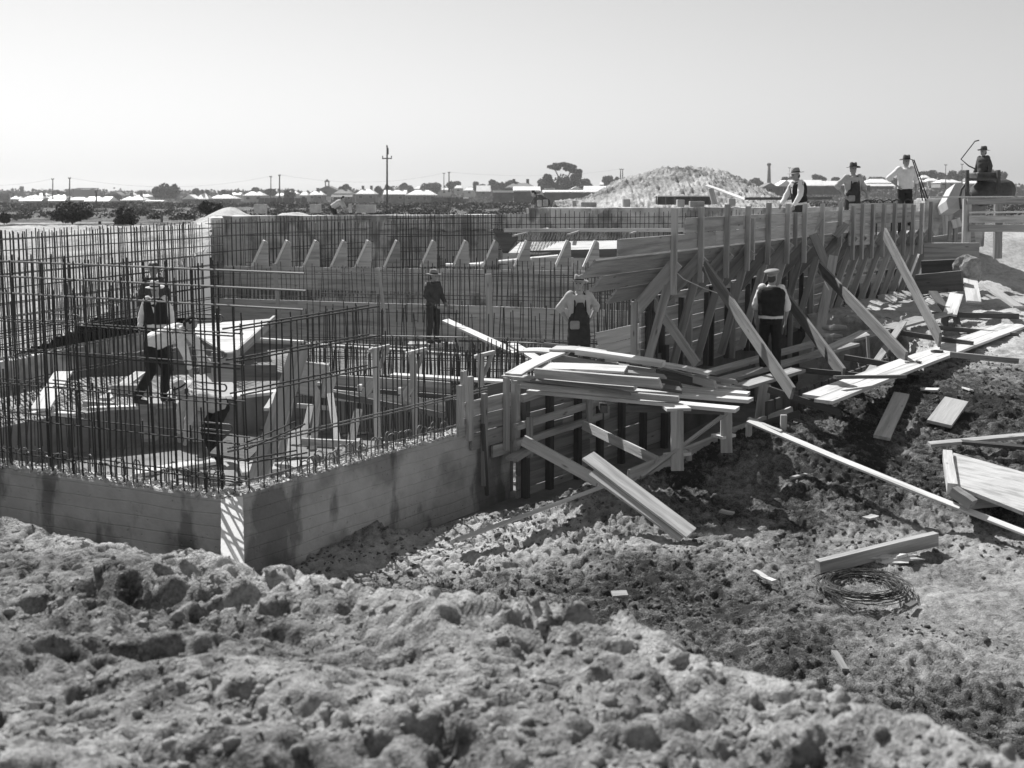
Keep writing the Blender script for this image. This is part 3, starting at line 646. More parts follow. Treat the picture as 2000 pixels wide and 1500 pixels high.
for px in (518, 562, 618, 672, 720, 776, 847, 910, 968, 1030, 1110, 1165):
    Yw = 30.35-(px-430)/800*2.3
    bl = at(px-23, 521, Yw); tp = at(px, 470, Yw); br = at(px+6, 521, Yw); tr = at(px+5, 474, Yw)
    w = thing('wedge_board', bl, 'slanting cut board on the upper tier, %s' % {518: 'leftmost of the row', 562: 'second of the row, doubled with another', 618: 'third from the left of the row', 672: 'fourth from the left', 720: 'fifth, just left of the tall post', 776: 'sixth, right of the tall post', 847: 'directly above the dark-shirted man', 910: 'next right of the dark-shirted man', 968: 'left of the dark funnel\'s foot', 1030: 'third from the right end', 1110: 'above the apron man\'s hat', 1165: 'rightmost of the row'}[px], 'board', 'slanting boards on the upper tier')
    poly_prism('face_board', [bl, tp, tr, br], (0, -1, 0), .05, M['wood'], w)
    board('edge_board', bl+Vector((-.035, .0, 0)), tp+Vector((-.035, .0, .01)), .16, .055, (0, 1, 0), M['sun_white'], w, bow=0)  # added white strip: the wedge's sunlit edge put into colour
# tall posts in the middle distance
for a, b, w, lab in [((536, 515, 26.6), (549, 655, 26.6), .1, 'tall narrow post standing before the lower tier, above the white hopper form'), ((741, 527, 26.0), (752, 640, 26.0), .08, 'slim post between the hopper form and the dark-shirted man'),
        ((954, 535, 24.2), (957, 655, 24.2), .15, 'wide upright board right of the dark-shirted man')]:
    o = board('upright_post', at(*a), at(*b), w, .05, (1, 0, 0), M['wood'], bow=0); tag(o, lab, 'post')

# ================================================================= THE LONG FORMWORK
F0 = Vector((2.98, 19.0, 0)); FD = Vector((.53, .848, 0)).normalized(); FN = Vector((FD.y, -FD.x, 0))
def fp(t, off, z): return F0+FD*t+FN*off+Vector((0, 0, z))
def t_of(px, off=0.0):
    k = (px-1000)/FPX; a = F0+FN*off; return (a.x-k*a.y)/(k*FD.y-FD.x)
T1 = t_of(1672)
ft = thing('formwork', (2.98, 19.0, -3.3), 'long overhanging timber wall formwork with studs and braces, men standing behind it', 'formwork')
def run(parent, z0, z1, off0, off1, t0, t1, seam, mat, thick=.045):
    cs = [t0]+[s for s in seam if t0 < s < t1]+[t1]
    for s0, s1 in zip(cs[:-1], cs[1:]):
        a = fp(s0+.004, (off0+off1)/2, (z0+z1)/2); b = fp(s1-.004, (off0+off1)/2, (z0+z1)/2)
        sd = FN*(off0-off1)+UP*(z0-z1); board('board', a, b, sd.length-.01, thick, sd, mat, parent, bow=random.uniform(-.004, .004))
run(ft, -.43, -.71, 0, 0, t_of(1336), T1, (3.1, 6.5, 9.4), M['wood_pale'])
run(ft, -.71, -.985, 0, 0, t_of(1207), T1, (1.6, 4.6, 8.2), M['wood_pale'])
for i in range(3):      # haunch boards sloping back under the overhang
    f0, f1 = i/3, (i+1)/3
    run(ft, -1.0-.85*f0, -1.0-.85*f1, -.02-.68*f0, -.02-.68*f1, t_of((1166, 1204, 1258)[i]), T1, (2.2+i, 6.3-i*.4), M['wood'])
for i in range(6):      # lower wall
    z0 = -1.87-i*.27; run(ft, z0, z0-.265, -.72, -.72, t_of(1252, -.72) if i < 5 else .3, T1, (1.4+.8*i % 3, 5+.6*i % 2, 8.1), M['wood'])
studs = [1309, 1361, 1412, 1453, 1493, 1531, 1564, 1598, 1634]
for i, px in enumerate(studs):
    t = t_of(px); z1 = -.22+random.uniform(-.05, .03)-(.0 if i else .02); z2 = (-1.75, -1.62, -1.62, -1.55, -1.5, -1.55, -1.6, -1.5, -1.35)[i]
    board('stud', fp(t, .075, z1), fp(t+random.uniform(-.02, .02), .075, z2), .10, .07, FN, M['wood_pale'], ft, bow=0)
    board('gusset', fp(t+.055, .11, -1.12+random.uniform(-.06, .06)), fp(t+.055, -.66, -2.02+random.uniform(-.1, .1)), .24, .04, FN, M['wood'], ft, bow=0)
    board('raking_strut', fp(t+.10, .02, -1.25), fp(t-.15+random.uniform(-.1, .1), -.42, -3.28), .15, .05, FN, M['wood'], ft, bow=0)
    board('lower_stud', fp(t-.06, -.64, -1.9), fp(t-.06, -.64, -3.55), .11, .06, FN, M['wood_dark'] if i % 2 else M['wood'], ft, bow=0)
    t2 = t+.85
    if i < 8: board('lower_stud', fp(t2, -.645, -2.0), fp(t2, -.645, -3.5), .10, .055, FN, M['wood_dark'], ft, bow=0)
for px, zt, zb in ((1265, -1.55, -3.4), (1262, -2.1, -3.5)):
    board('end_stud', fp(t_of(px, -.7), -.62, zt), fp(t_of(px, -.7)+.02, -.62, zb), .12, .08, FN, M['wood_dark'], ft, bow=0)
for px, z1, z2 in ((1464, -.5, -1.35), (1547, -.42, -1.2)):
    board('short_stud', fp(t_of(px), .06, z1), fp(t_of(px), .06, z2), .09, .06, FN, M['wood'], ft, bow=0)
# broad props from the formwork down to the walkway; shade put into darker timber
for (a, b, w, mt_) in [((1262, 570, 19.6), (1362, 712, 18.6), .17, 'wood_pale'), ((1376, 518, 19.3), (1548, 768, 15.9), .22, 'wood_grey'), ((1536, 582, 21.2), (1648, 732, 17.8), .24, 'wood_grey'),
                      ((1600, 522, 24.2), (1770, 700, 19.0), .25, 'wood_grey'), ((1728, 456, 26.6), (1836, 664, 20.3), .30, 'wood_grey')]:
    board('prop', at(*a), at(*b), w, .05, UP, M[mt_], ft, bow=.0, cx=.03)
for a, b in (((1588, 372+85, 25.4), (1632, 560, 25.2)), ((1602, 425, 26.0), (1562, 478, 25.6)), ((1652, 437, 27.5), (1630, 462, 27.2)), ((1592, 700, 22), (1628, 500, 24.5))):
    board('diagonal_board', at(*a), at(*b), .2, .04, (1, 0, 0), M['wood'], ft, bow=0)
# bay beyond the opening: second run turned to the right
G0 = fp(T1, 0, 0)+Vector((-.05, -.3, 0)); GD = Vector((3.35, 3.3, 0)).normalized(); GN = Vector((GD.y, -GD.x, 0))
ft2 = thing('formwork', (G0.x, G0.y, -3.3), 'far bay of timber formwork with bent steel bars rising through it, at the right', 'formwork')
def gp(t, off, z): return G0+GD*t+GN*off+Vector((0, 0, z))
for z in (-.40, -.68, -.96, -1.24):
    board('board', gp(-.55, .02, z), gp(.75 if z < -.6 else 1.9, .02, z), .27, .05, UP, M['wood_pale'], ft2)
for z in (-.66, -.94):
    board('board', gp(1.2, -.35, z), gp(4.4, -.35, z), .27, .05, UP, M['wood'], ft2)
for z in (-.42, -.69): board('board', gp(.78, -.12, z), gp(3.4, -.12, z), .26, .05, UP, M['wood_pale'], ft2)
for i in range(4): board('board', gp(.4, -.05-.2*i-.1, -1.35-.25*i), gp(4.4, -.05-.2*i-.1, -1.35-.25*i), .3, .04, UP-GN*.6, M['wood'], ft2)
for i in range(6): board('board', gp(.1, -.85, -2.2-.25*i), gp(4.2, -.85, -2.2-.25*i), .24, .04, UP, M['wood'], ft2)
for k, t in enumerate((-.45, .05, .62, 1.25, 1.9, 2.5, 3.05, 3.6, 4.2)):
    board('stud', gp(t, .08, -.28+random.uniform(-.08, .05)), gp(t, .08, -1.75), .10, .08, GN, M['wood'], ft2, bow=0)
    board('raking_strut', gp(t+.1, .05, -1.2), gp(t-.25, -.55, -3.4), .17, .05, GN, M['wood'], ft2, bow=0)
    board('gusset', gp(t+.06, .1, -1.1), gp(t+.06, -.75, -2.1), .26, .04, GN, M['wood'], ft2, bow=0)
    board('lower_stud', gp(t+.3, -.78, -1.9), gp(t+.3, -.78, -3.6), .11, .06, GN, M['wood_dark'], ft2, bow=0)
for t in (1.0, 1.1, 1.22, 1.4, 1.75, 2.3, 2.75, 2.85, 3.5, 3.58):
    pts = [gp(t, -.45, -.22), gp(t, -.3, -.16), gp(t, -.2, -.22), gp(t, -.2, -1.15), gp(t, -.26, -1.35), gp(t+.02, -.95, -1.95)]
    tube('bent_bar', pts, .022, M['bar'], ft2, n=6)
# ================================================================= NEAR FORMWORK UNDER THE PLANK STACK
W0 = V3(RE, 0)-rdv*.95; W1 = fp(t_of(1262, -.72), -.72, 0); WD = (W1-W0).normalized(); WN = Vector((WD.y, -WD.x, 0)); WL = (W1-W0).length
def wp(t, off, z): return W0+WD*t+WN*off+Vector((0, 0, z))
def t_w(px, off=0.0):
    k = (px-1000)/FPX; a = W0+WN*off; return (a.x-k*a.y)/(k*WD.y-WD.x)
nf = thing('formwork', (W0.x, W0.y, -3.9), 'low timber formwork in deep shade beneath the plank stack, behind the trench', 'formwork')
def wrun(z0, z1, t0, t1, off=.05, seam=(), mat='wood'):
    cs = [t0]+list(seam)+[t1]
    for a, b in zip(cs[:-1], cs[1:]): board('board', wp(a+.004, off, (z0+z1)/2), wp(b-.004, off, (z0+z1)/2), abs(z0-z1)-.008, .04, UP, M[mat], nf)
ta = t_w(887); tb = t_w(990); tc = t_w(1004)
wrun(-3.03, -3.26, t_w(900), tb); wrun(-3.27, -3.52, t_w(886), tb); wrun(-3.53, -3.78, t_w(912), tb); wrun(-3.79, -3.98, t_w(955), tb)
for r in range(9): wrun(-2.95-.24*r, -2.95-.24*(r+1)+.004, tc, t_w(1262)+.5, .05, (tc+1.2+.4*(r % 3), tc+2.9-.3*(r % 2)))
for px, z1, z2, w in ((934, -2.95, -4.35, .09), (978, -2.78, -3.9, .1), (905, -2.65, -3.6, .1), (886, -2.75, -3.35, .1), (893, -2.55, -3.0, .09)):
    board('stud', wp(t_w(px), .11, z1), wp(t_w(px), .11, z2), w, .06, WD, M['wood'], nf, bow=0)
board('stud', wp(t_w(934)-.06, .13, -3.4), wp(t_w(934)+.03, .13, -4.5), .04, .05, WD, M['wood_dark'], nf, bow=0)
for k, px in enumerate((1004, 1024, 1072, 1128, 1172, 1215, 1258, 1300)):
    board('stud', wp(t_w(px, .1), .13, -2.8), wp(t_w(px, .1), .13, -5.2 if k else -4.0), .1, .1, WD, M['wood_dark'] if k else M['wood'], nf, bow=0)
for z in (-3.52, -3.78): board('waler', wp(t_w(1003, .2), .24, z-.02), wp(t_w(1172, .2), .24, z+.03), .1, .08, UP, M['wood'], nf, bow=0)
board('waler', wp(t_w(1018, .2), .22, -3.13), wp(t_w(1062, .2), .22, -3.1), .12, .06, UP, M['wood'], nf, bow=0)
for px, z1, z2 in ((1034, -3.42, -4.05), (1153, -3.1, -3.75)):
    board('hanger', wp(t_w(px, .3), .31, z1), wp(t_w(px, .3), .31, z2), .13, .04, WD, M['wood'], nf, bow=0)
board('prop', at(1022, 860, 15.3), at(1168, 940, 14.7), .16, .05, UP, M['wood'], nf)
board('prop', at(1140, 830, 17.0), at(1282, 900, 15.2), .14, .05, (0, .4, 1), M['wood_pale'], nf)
board('slot_shade_board', wp(t_w(975), -.3, -4.0), wp(t_w(1030), -.3, -4.0), 2.1, .04, UP, M['wood_dark'], nf, bow=0)  # added dark sheet hiding the lit floor, shade for the slot
# plank shelf below the near formwork corner
board('ledge_board', wp(t_w(968), .3, -4.0), wp(t_w(1010), .25, -3.93), .22, .05, WN, M['wood'], nf, bow=0)
# boards above the low wall seen beyond, right part (panel left of the long formwork)
pn_ = thing('formwork', at(1160, 700, 20.2), 'short board panel between the apron man and the long formwork', 'formwork')
for r in range(3):
    board('board', at(1166, 662+26*r, 19.9), at(1254, 643+26*r, 19.6), .235, .05, UP, M['wood'], pn_, bow=0)

# ================================================================= PLATFORM AND PLANK STACK
ZP = -2.93
pl = thing('scaffold_platform', on(1250, 790, ZP), 'rough timber platform on posts above the trench, carrying the plank stack', 'platform')
deck = [((1035, 763), (1440, 800), .24), ((1060, 750), (1466, 782), .24), ((1100, 742), (1462, 770), .22), ((1180, 735), (1452, 760), .22)]
for i, (a, b, w) in enumerate(deck):
    p0 = on(*a, ZP-.012*i); p1 = on(*b, ZP-.012*i); board('deck_board', p0, p1, w, .05, (0, 1, 0), M['wood_white'], pl, bow=0, cx2=.03*(i % 2))
for a, b, w in (((1322, 800, 14.4), (1333, 884, 14.4), .17), ((1418, 797, 14.9), (1421, 850, 14.9), .16)):
    p0 = at(*a); p1 = at(*b); p1.x = p0.x+.02; board('post', p0, p1+Vector((0, 0, -.25)), w, .05, (1, 0, 0), M['wood'], pl, bow=0)
board('post_cap', at(1298, 798, 14.45), at(1346, 797, 14.5), .2, .04, (0, 1, 0), M['wood_white'], pl, bow=0)
board('bearer', at(1225, 797, 15.2), at(1415, 802, 14.7), .1, .1, UP, M['wood_dark'], pl, bow=0)
board('bearer', at(1175, 787, 16.2), at(1180, 800, 14.9), .1, .1, UP, M['wood_dark'], pl, bow=0)
board('brace', at(1420, 806, 14.75), at(1252, 932, 14.2), .12, .04, (1, 0, .9), M['wood'], pl, bow=0)
board('foot_board', at(1300, 890, 14.5), at(1345, 884, 14.6), .17, .04, (0, 1, 0), M['wood_white'], pl, bow=0)
board('foot_board', at(1400, 853, 14.9), at(1426, 848, 15.1), .2, .04, (0, 1, 0), M['wood_white'], pl, bow=0)
gs = 'planks stacked on the platform'
STK = [  # a(px,py), b(px,py), depth a, depth b, width, thickness, material, side, label
 ((1018, 752), (1326, 780), 15.6, 14.75, .10, .09, 'wood', UP, 'lowest long beam of the stack, its near end reaching over the white deck'),
 ((1010, 738), (1240, 758), 15.7, 15.0, .06, .16, 'wood', UP, 'thin dark-edged plank sticking out left from under the thick beam'),
 ((985, 733), (1120, 752), 15.9, 15.4, .16, .035, 'wood_pale', (0, 1, .1), 'thin splintered plank tip pointing left out of the stack'),
 ((1046, 728), (1290, 748), 15.5, 14.75, .15, .13, 'wood', UP, 'thick square beam lying across the front of the stack'),
 ((1026, 716), (1222, 722), 15.9, 15.4, .36, .04, 'wood_white', (0, 1, .12), 'wide white board lying flat in the middle of the stack'),
 ((1090, 690), (1002, 732), 16.5, 15.3, .30, .04, 'wood_white', (1, .4, .1), 'broad white board slanting down to the left end of the stack'),
 ((1024, 684), (1110, 690), 17.0, 16.6, .26, .04, 'wood_white', (0, 1, .1), 'short pale board tip at the upper left of the stack'),
 ((1080, 681), (1180, 690), 16.7, 16.2, .26, .05, 'wood_pale', (0, 1, .1), 'split white board resting across the top of the stack'),
 ((1127, 686), (1296, 711), 16.2, 15.5, .17, .10, 'wood_white', (0, 1, .1), 'topmost mortar-crusted beam of the stack'),
 ((1280, 709), (1386, 729), 16.0, 15.6, .19, .05, 'wood_white', (0, 1, .1), 'white board end lying right of the topmost beam'),
 ((1080, 700), (1280, 728), 16.4, 15.8, .12, .06, 'wood', UP, 'grey plank on edge under the topmost beam'),
 ((1180, 722), (1330, 752), 16.1, 15.5, .10, .08, 'wood_dark', UP, 'dark round-ended plank in the right half of the stack'),
 ((1230, 718), (1372, 748), 16.3, 15.7, .14, .09, 'wood_dark', UP, 'dark heavy beam behind the round-ended plank'),
 ((1290, 722), (1398, 752), 16.2, 15.5, .13, .08, 'wood', UP, 'grey block-ended beam at the right end of the stack'),
 ((1150, 735), (1295, 755), 15.7, 15.0, .09, .08, 'wood', UP, 'short dark-faced timber tucked behind the thick beam'),
 ((1345, 738), (1428, 752), 16.4, 16.0, .08, .05, 'wood_pale', (0, 1, 0), 'thin pale batten poking out right of the stack'),
]
for a, b, ya, yb, w, t, m_, sd, lab in STK:
    o = board('plank', at(*a, ya), at(*b, yb), w*.88, t*.8, sd, M[m_], bow=random.uniform(0, .025), cx=random.uniform(-.04, .04), cx2=random.uniform(-.05, .05)); tag(o, lab, 'plank', gs)

for i, (a, b, ya, yb, w, t, m_, lab) in enumerate([((1040, 742), (1230, 768), 15.4, 14.9, .07, .03, 'wood_grey', 'thin grey lath low in the front of the stack'), ((1100, 700), (1210, 716), 16.2, 15.8, .09, .025, 'wood_grey', 'narrow grey lath below the topmost beam'),
   ((1190, 712), (1405, 744), 16.6, 16.0, .11, .04, 'wood_grey', 'long grey board at the back right of the stack'), ((1060, 676), (1108, 680), 17.1, 16.9, .12, .03, 'wood_grey', 'short grey stub at the very top left of the stack'),
   ((1130, 718), (1300, 736), 15.7, 15.2, .08, .03, 'wood_grey', 'thin plank wedged above the thick square beam'), ((1310, 728), (1440, 746), 16.3, 16.0, .07, .04, 'wood_grey', 'slim grey batten poking past the right end of the stack'),
   ((1250, 752), (1330, 762), 15.3, 15.1, .12, .05, 'wood_dark', 'short dark block end at the front right of the stack'), ((1000, 746), (1100, 752), 15.7, 15.5, .05, .03, 'wood_pale', 'pale splinter-ended lath at the lower left of the stack')]):
    o = board('plank', at(*a, ya), at(*b, yb), w, t, UP if i % 2 else (0, 1, .3), M[m_], bow=random.uniform(0, .02), cx=.05, cx2=-.06); tag(o, lab, 'plank', gs)

# ================================================================= WALKWAYS AND TRENCH TIMBERS
def plank(lab, p0, p1, w, t, m_='wood', side=(0, 1, 0), group=None, name='plank', **k):
    o = board(name, p0, p1, w, t, side, M[m_], **k); tag(o, lab, 'plank', group); return o
wk = 'walkway boards beside the trench'
nw = Vector((.78, -.62, 0))
A1 = on(1588, 782, -3.02); B1 = on(2010, 590, -2.72+.0) if False else on(1925, 656, -2.98); wd = (B1-A1).normalized(); nw = Vector((wd.y, -wd.x, 0))
for i, (o_, s0, s1, lab) in enumerate([(-.14, 0.25, .2, 'inner white walkway board along the trench edge, tools lying on it'), (.155, 0, .35, 'outer white walkway board beside the sandy slope')]):
    plank(lab, A1+nw*o_+wd*s0, B1+nw*o_+wd*(s1+2.0), .28, .05, 'wood_white', nw, wk, bow=-.01)
for a, b, ya, yb, w, m_, lab in [((1385, 728), (1600, 668), 17.2, 21.0, .24, 'wood', 'dark shaded plank nearest the lower wall, left of the capped man'), ((1412, 742), (1668, 672), 16.8, 20.6, .24, 'wood', 'dark plank running behind the capped man\'s boots'),
        ((1448, 755), (1560, 722), 16.2, 17.2, .26, 'wood', 'short plank end below the second prop'), ((1600, 690), (1690, 648), 19.5, 22, .22, 'wood_pale', 'plank with a sunlit patch beside the concrete blocks'),
        ((1640, 668), (1850, 612), 20.8, 24.4, .26, 'wood', 'long shaded plank crossing under the right-hand prop'), ((1700, 650), (1800, 620), 22, 24.8, .3, 'wood', 'wide dark board lying at the foot of the far formwork')]:
    plank(lab, at(*a, ya), at(*b, yb), w, .05, m_, Vector((.8, -.6, 0)), 'shaded trench planks')
for a, b, ya, yb, w, lab in [((1630, 737), (1768, 735), 16.3, 17.0, .05, 'dark bar lying level across the white walkway'), ((1500, 760), (1640, 806), 16.2, 15.9, .10, 'dark plank on edge beneath the near end of the walkway'),
        ((1560, 722), (1720, 738), 18.2, 17.6, .09, 'lowest strut spanning the trench'), ((1650, 698), (1790, 722), 19.4, 18.6, .10, 'middle strut spanning the trench between two props'),
        ((1730, 645), (1900, 672), 22.2, 20.9, .10, 'upper strut spanning the trench beside the right-hand prop'), ((1820, 614), (1990, 618), 25, 24.5, .12, 'level dark rail near the right edge above the walkway'),
        ((1830, 640), (1990, 655), 23.6, 22.8, .10, 'second level dark rail near the right edge'), ((1855, 692), (1990, 705), 18.2, 17.8, .09, 'pale rail end sticking out right of the walkway'),
        ((1560, 808), (1480, 832), 15.9, 16.2, .10, 'short dark block under the walkway end')]:
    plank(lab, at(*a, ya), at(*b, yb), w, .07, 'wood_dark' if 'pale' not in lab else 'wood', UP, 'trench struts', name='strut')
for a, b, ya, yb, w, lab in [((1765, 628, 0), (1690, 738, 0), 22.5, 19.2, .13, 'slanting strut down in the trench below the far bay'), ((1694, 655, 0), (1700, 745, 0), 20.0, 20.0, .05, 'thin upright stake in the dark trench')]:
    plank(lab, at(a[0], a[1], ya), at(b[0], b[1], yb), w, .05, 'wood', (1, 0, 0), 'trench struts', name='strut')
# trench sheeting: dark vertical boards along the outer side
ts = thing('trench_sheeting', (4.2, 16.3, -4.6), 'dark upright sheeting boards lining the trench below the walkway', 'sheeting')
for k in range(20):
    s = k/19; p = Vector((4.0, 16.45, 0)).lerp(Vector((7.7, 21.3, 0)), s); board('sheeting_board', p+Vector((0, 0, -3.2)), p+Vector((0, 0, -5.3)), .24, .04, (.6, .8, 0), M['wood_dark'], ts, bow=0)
ib = thing('block_stack', at(1630, 715, 21.2), 'rough concrete blocks piled in the opening of the formwork', 'blocks')
for px, py, yy, sx, sy, sz in ((1628, 702, 21.0, .5, .4, .4), (1618, 668, 21.6, .45, .4, .32), (1630, 640, 22, .45, .3, .1)):
    c = at(px, py, yy); link('concrete_block', box_mesh('concrete_block', sx, sy, sz, M['concrete'], .03), Matrix.Translation(c) @ Matrix.Rotation(.4, 4, 'Z'), ib)
# edge boards holding the sand back
def edge0(lab, a, b, za, zb, w=.2): plank(lab, on(*a, za), on(*b, zb), w, .05, 'wood_white', (.4, -1, .5), 'sand-retaining edge boards', name='edge_board')
def edge(lab, a, b, za, zb, w=.2): plank(lab, on(*a, za), on(*b, zb), w, .05, 'wood_pale', UP+Vector((.1, .1, 0)), 'sand-retaining edge boards', name='edge_board')
edge0('long half-buried board along the top of the dirt bank, under the crossing plank', (888, 1056), (1192, 945), -4.25, -3.96, .2)
edge('retaining board between the platform brace and the platform post', (1230, 930), (1400, 862), -4.0, -3.72)
edge('retaining board held by small stakes below the upright stake', (1405, 858), (1548, 806), -3.70, -3.42)
for i, (px, py) in enumerate(((1232, 930), (1345, 890), (1462, 842), (1530, 822))):
    p = hit(px, py+14); plank('small stake pinning the retaining boards, %s' % ('behind the crossing plank', 'under the platform post', 'beside the tip of the long thin plank', 'nearest the walkway end')[i], p+Vector((0, 0, -.15)), p+Vector((0, 0, .2)), .09, .05, 'wood', (1, 0, 0), 'retaining stakes', name='stake')
# loose timber on the slope
p0 = at(1148, 890, 14.1); p1 = hit(1350, 1042, .10)
plank('wide white plank with a knot hole, crossing the edge board and running down the bank', p0, p1, .22, .036, 'wood_white', (1, 0.5, .15), 'loose planks on the dirt', cx=.02)
plank('second plank lying directly under the wide white one', p0+(p1-p0)*.14+Vector((-.12, -.05, -.06)), p1+Vector((-.1, 0, -.05)), .19, .036, 'wood_pale', (1, 0.5, .15), 'loose planks on the dirt')
p0 = at(1462, 822, 15.4); p1 = at(2030, 1052, 12.3)
plank('long thin white batten propped across the slope, casting a dark shadow', p0, p1, .105, .03, 'wood_white', (0.3, 1, .3), 'loose planks on the dirt', bow=-.03)
plank('short thin batten lying against the upper end of the long one', p0+Vector((.02, .08, .02)), p0+(p1-p0)*.14+Vector((0, .06, .03)), .05, .03, 'wood_pale', (0, 1, .3), 'loose planks on the dirt')
for a, b, w, m_, lab in [((1761, 770), (1722, 855), .24, 'wood_pale', 'short pale plank lying on the dark slope, left of its neighbour'), ((1868, 782), (1834, 828), .36, 'wood_pale', 'short wide plank near the right edge of the dark slope'),
        ((1815, 868), (2010, 850), .09, 'wood', 'round-ended pole lying above the white tray'), ((1845, 860), (2010, 875), .07, 'wood_dark', 'dark pole beneath the round-ended one')]:
    sd = (1, 0, 0) if abs(a[0]-b[0]) < 60 else (0, 1, 0.3)
    plank(lab, hit(*a, .15), hit(*b, .15), w, .05, m_, sd, 'loose planks on the dirt')
p0 = hit(1597, 1108, .13); p1 = hit(1828, 1052, .13)
plank('heavy square beam lying on the sand above the wire coil', p0, p1, .16, .09, 'wood', UP, 'loose planks on the dirt', bow=-.01)
p0 = on(1484, 815, -3.62); q = at(1494, 750, p0.y+.05)
plank('broad stake standing upright at the end of the retaining board', p0+Vector((0, 0, -.2)), q, .19, .06, 'wood_pale', (1, 0, 0), name='stake')
plank('thin splinter half buried in the pale sand below the left wall', hit(808, 1095, .01), hit(852, 1084, .03), .05, .02, 'wood_dark', (0, 1, 0), 'loose planks on the dirt')
# tray-like form panel at the right edge
LF = Vector((0, 0, .17))
tr = thing('form_panel', hit(1850, 920), 'white battened form panel lying tilted at the right edge', 'form panel')
c = [at(1852, 884, 15.2), at(1985, 945, 13.6), at(1905, 982, 12.9), at(1868, 952, 13.6)]
poly_prism('panel_face', [at(1862, 884, 14.9), at(2010, 925, 14.6), at(2000, 1000, 12.8), at(1868, 948, 13.2)], (0, -.3, 1), .05, M['wood_white'], tr)
board('frame_batten', at(1850, 888, 14.8), at(1860, 955, 13.15), .12, .14, (1, 0, 0), M['wood_pale'], tr, bow=0)
board('frame_batten', at(1862, 958, 13.1), at(1900, 985, 12.9), .12, .14, UP, M['wood'], tr, bow=0)
o = plank('curved white offcut beside the form panel', hit(1888, 985, .08), hit(1990, 975, .12), .14, .08, 'wood_white', (0, 1, .2), 'loose planks on the dirt')
# sack under the beam
def blobby(name, c, sx, sy, sz, mat, seed, sub=3, amp=.35):
    bm = bmesh.new(); bmesh.ops.create_icosphere(bm, subdivisions=sub, radius=1); o_ = Vector((seed*7.1, seed*3.3, 0))
    for v in bm.verts:
        d = 1+amp*noise.noise(v.co*1.6+o_)+amp*.5*noise.noise(v.co*4+o_); v.co = Vector((v.co.x*sx*d, v.co.y*sy*d, v.co.z*sz*d))
    me = bpy.data.meshes.new(name); bm.to_mesh(me); bm.free(); me.materials.append(mat)
    return link(name, me, Matrix.Translation(c))
tag(blobby('paper_sack', hit(1742, 1090, .08), .28, .11, .05, M['paper'], 2, 3, .8), 'crumpled pale paper sack on the sand beside the square beam', 'sack')
# coil of wire
cc_ = hit(1680, 1146, .09); wc = thing('wire_coil', cc_, 'flat coil of tangled wire lying on the sand', 'wire coil')
for k in range(26):
    rr = .40+random.uniform(-.10, .08); ox, oy = random.uniform(-.05, .05), random.uniform(-.04, .04); ph = random.random()*6.28; pts = []
    for i in range(28):
        a = 2*math.pi*i/28; e = 1+.03*math.sin(3*a+ph); pts.append(cc_+Vector((ox+rr*1.12*e*math.cos(a), oy+rr*e*math.sin(a), random.uniform(-.004, .004)+.025*math.sin(2*a+ph)+.002*k)))
    tube('wire_loop', pts, .0045, M['bar'], wc, n=4, closed=True)
# blue-grey string hanging from the first stud
q = [at(1303, 484, 18.9), at(1316, 495, 18.8), at(1319, 512, 18.8), at(1314, 525, 18.7), at(1335, 545, 18.7), at(1372, 562, 18.8), at(1400, 572, 18.9), at(1430, 583, 19.2)]
tag(tube('string_line', q, .009, M['string'], n=5), 'thin white rope hanging in a curve from the first stud of the formwork', 'rope')
# tools on the walkway
p = on(1783, 709, -2.96); tl = thing('hammer', p, 'hammer lying across the white walkway', 'hammer')
tube('handle', [p+Vector((-.14, 0, .015)), p+Vector((.16, .02, .015))], .014, M['iron'], tl); tube('hammer_head', [p+Vector((.1, -.06, .02)), p+Vector((.1, .08, .02))], .022, M['iron'], tl)
p = on(1830, 688, -2.96); tag(tube('wire_scrap', [p+Vector((.1*math.cos(a), .08*math.sin(a), .02)) for a in np.linspace(0, 6, 20)], .02, M['iron'], n=5), 'dark loop of hose on the white walkway right of the hammer', 'hose')

# ================================================================= INSIDE THE PIT, LEFT
il = concrete_wall('dark inner wall of the pit below the pale ledge, behind the near left bars', [tuple(on(-120, 850, -4.02)[:2]), tuple(on(0, 836, -4.02)[:2]), tuple(on(110, 812, -4.02)[:2]), tuple(on(300, 795, -4.02)[:2]), tuple(on(480, 776, -4.02)[:2])], .35, -4.02, -5.6, gmat('inner_wall_concrete', .24, var=.4, scale=1.2, bump=.3), name='concrete_wall')  # darker concrete tone for the inner wall
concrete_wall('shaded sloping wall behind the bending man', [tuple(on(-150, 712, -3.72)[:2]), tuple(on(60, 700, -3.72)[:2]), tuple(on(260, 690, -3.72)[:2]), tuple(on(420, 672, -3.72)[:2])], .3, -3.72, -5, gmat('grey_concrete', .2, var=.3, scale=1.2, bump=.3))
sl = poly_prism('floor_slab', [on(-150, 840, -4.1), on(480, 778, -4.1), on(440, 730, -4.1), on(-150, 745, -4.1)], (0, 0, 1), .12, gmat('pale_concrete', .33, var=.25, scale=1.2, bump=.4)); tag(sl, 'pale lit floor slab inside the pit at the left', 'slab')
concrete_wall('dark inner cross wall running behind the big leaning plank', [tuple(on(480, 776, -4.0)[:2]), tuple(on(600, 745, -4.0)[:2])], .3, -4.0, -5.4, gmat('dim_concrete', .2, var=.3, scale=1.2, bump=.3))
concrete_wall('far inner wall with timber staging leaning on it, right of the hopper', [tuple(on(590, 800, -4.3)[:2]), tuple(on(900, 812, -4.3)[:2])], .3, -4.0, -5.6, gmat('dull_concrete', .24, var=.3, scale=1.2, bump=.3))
ip = 'planks inside the pit'
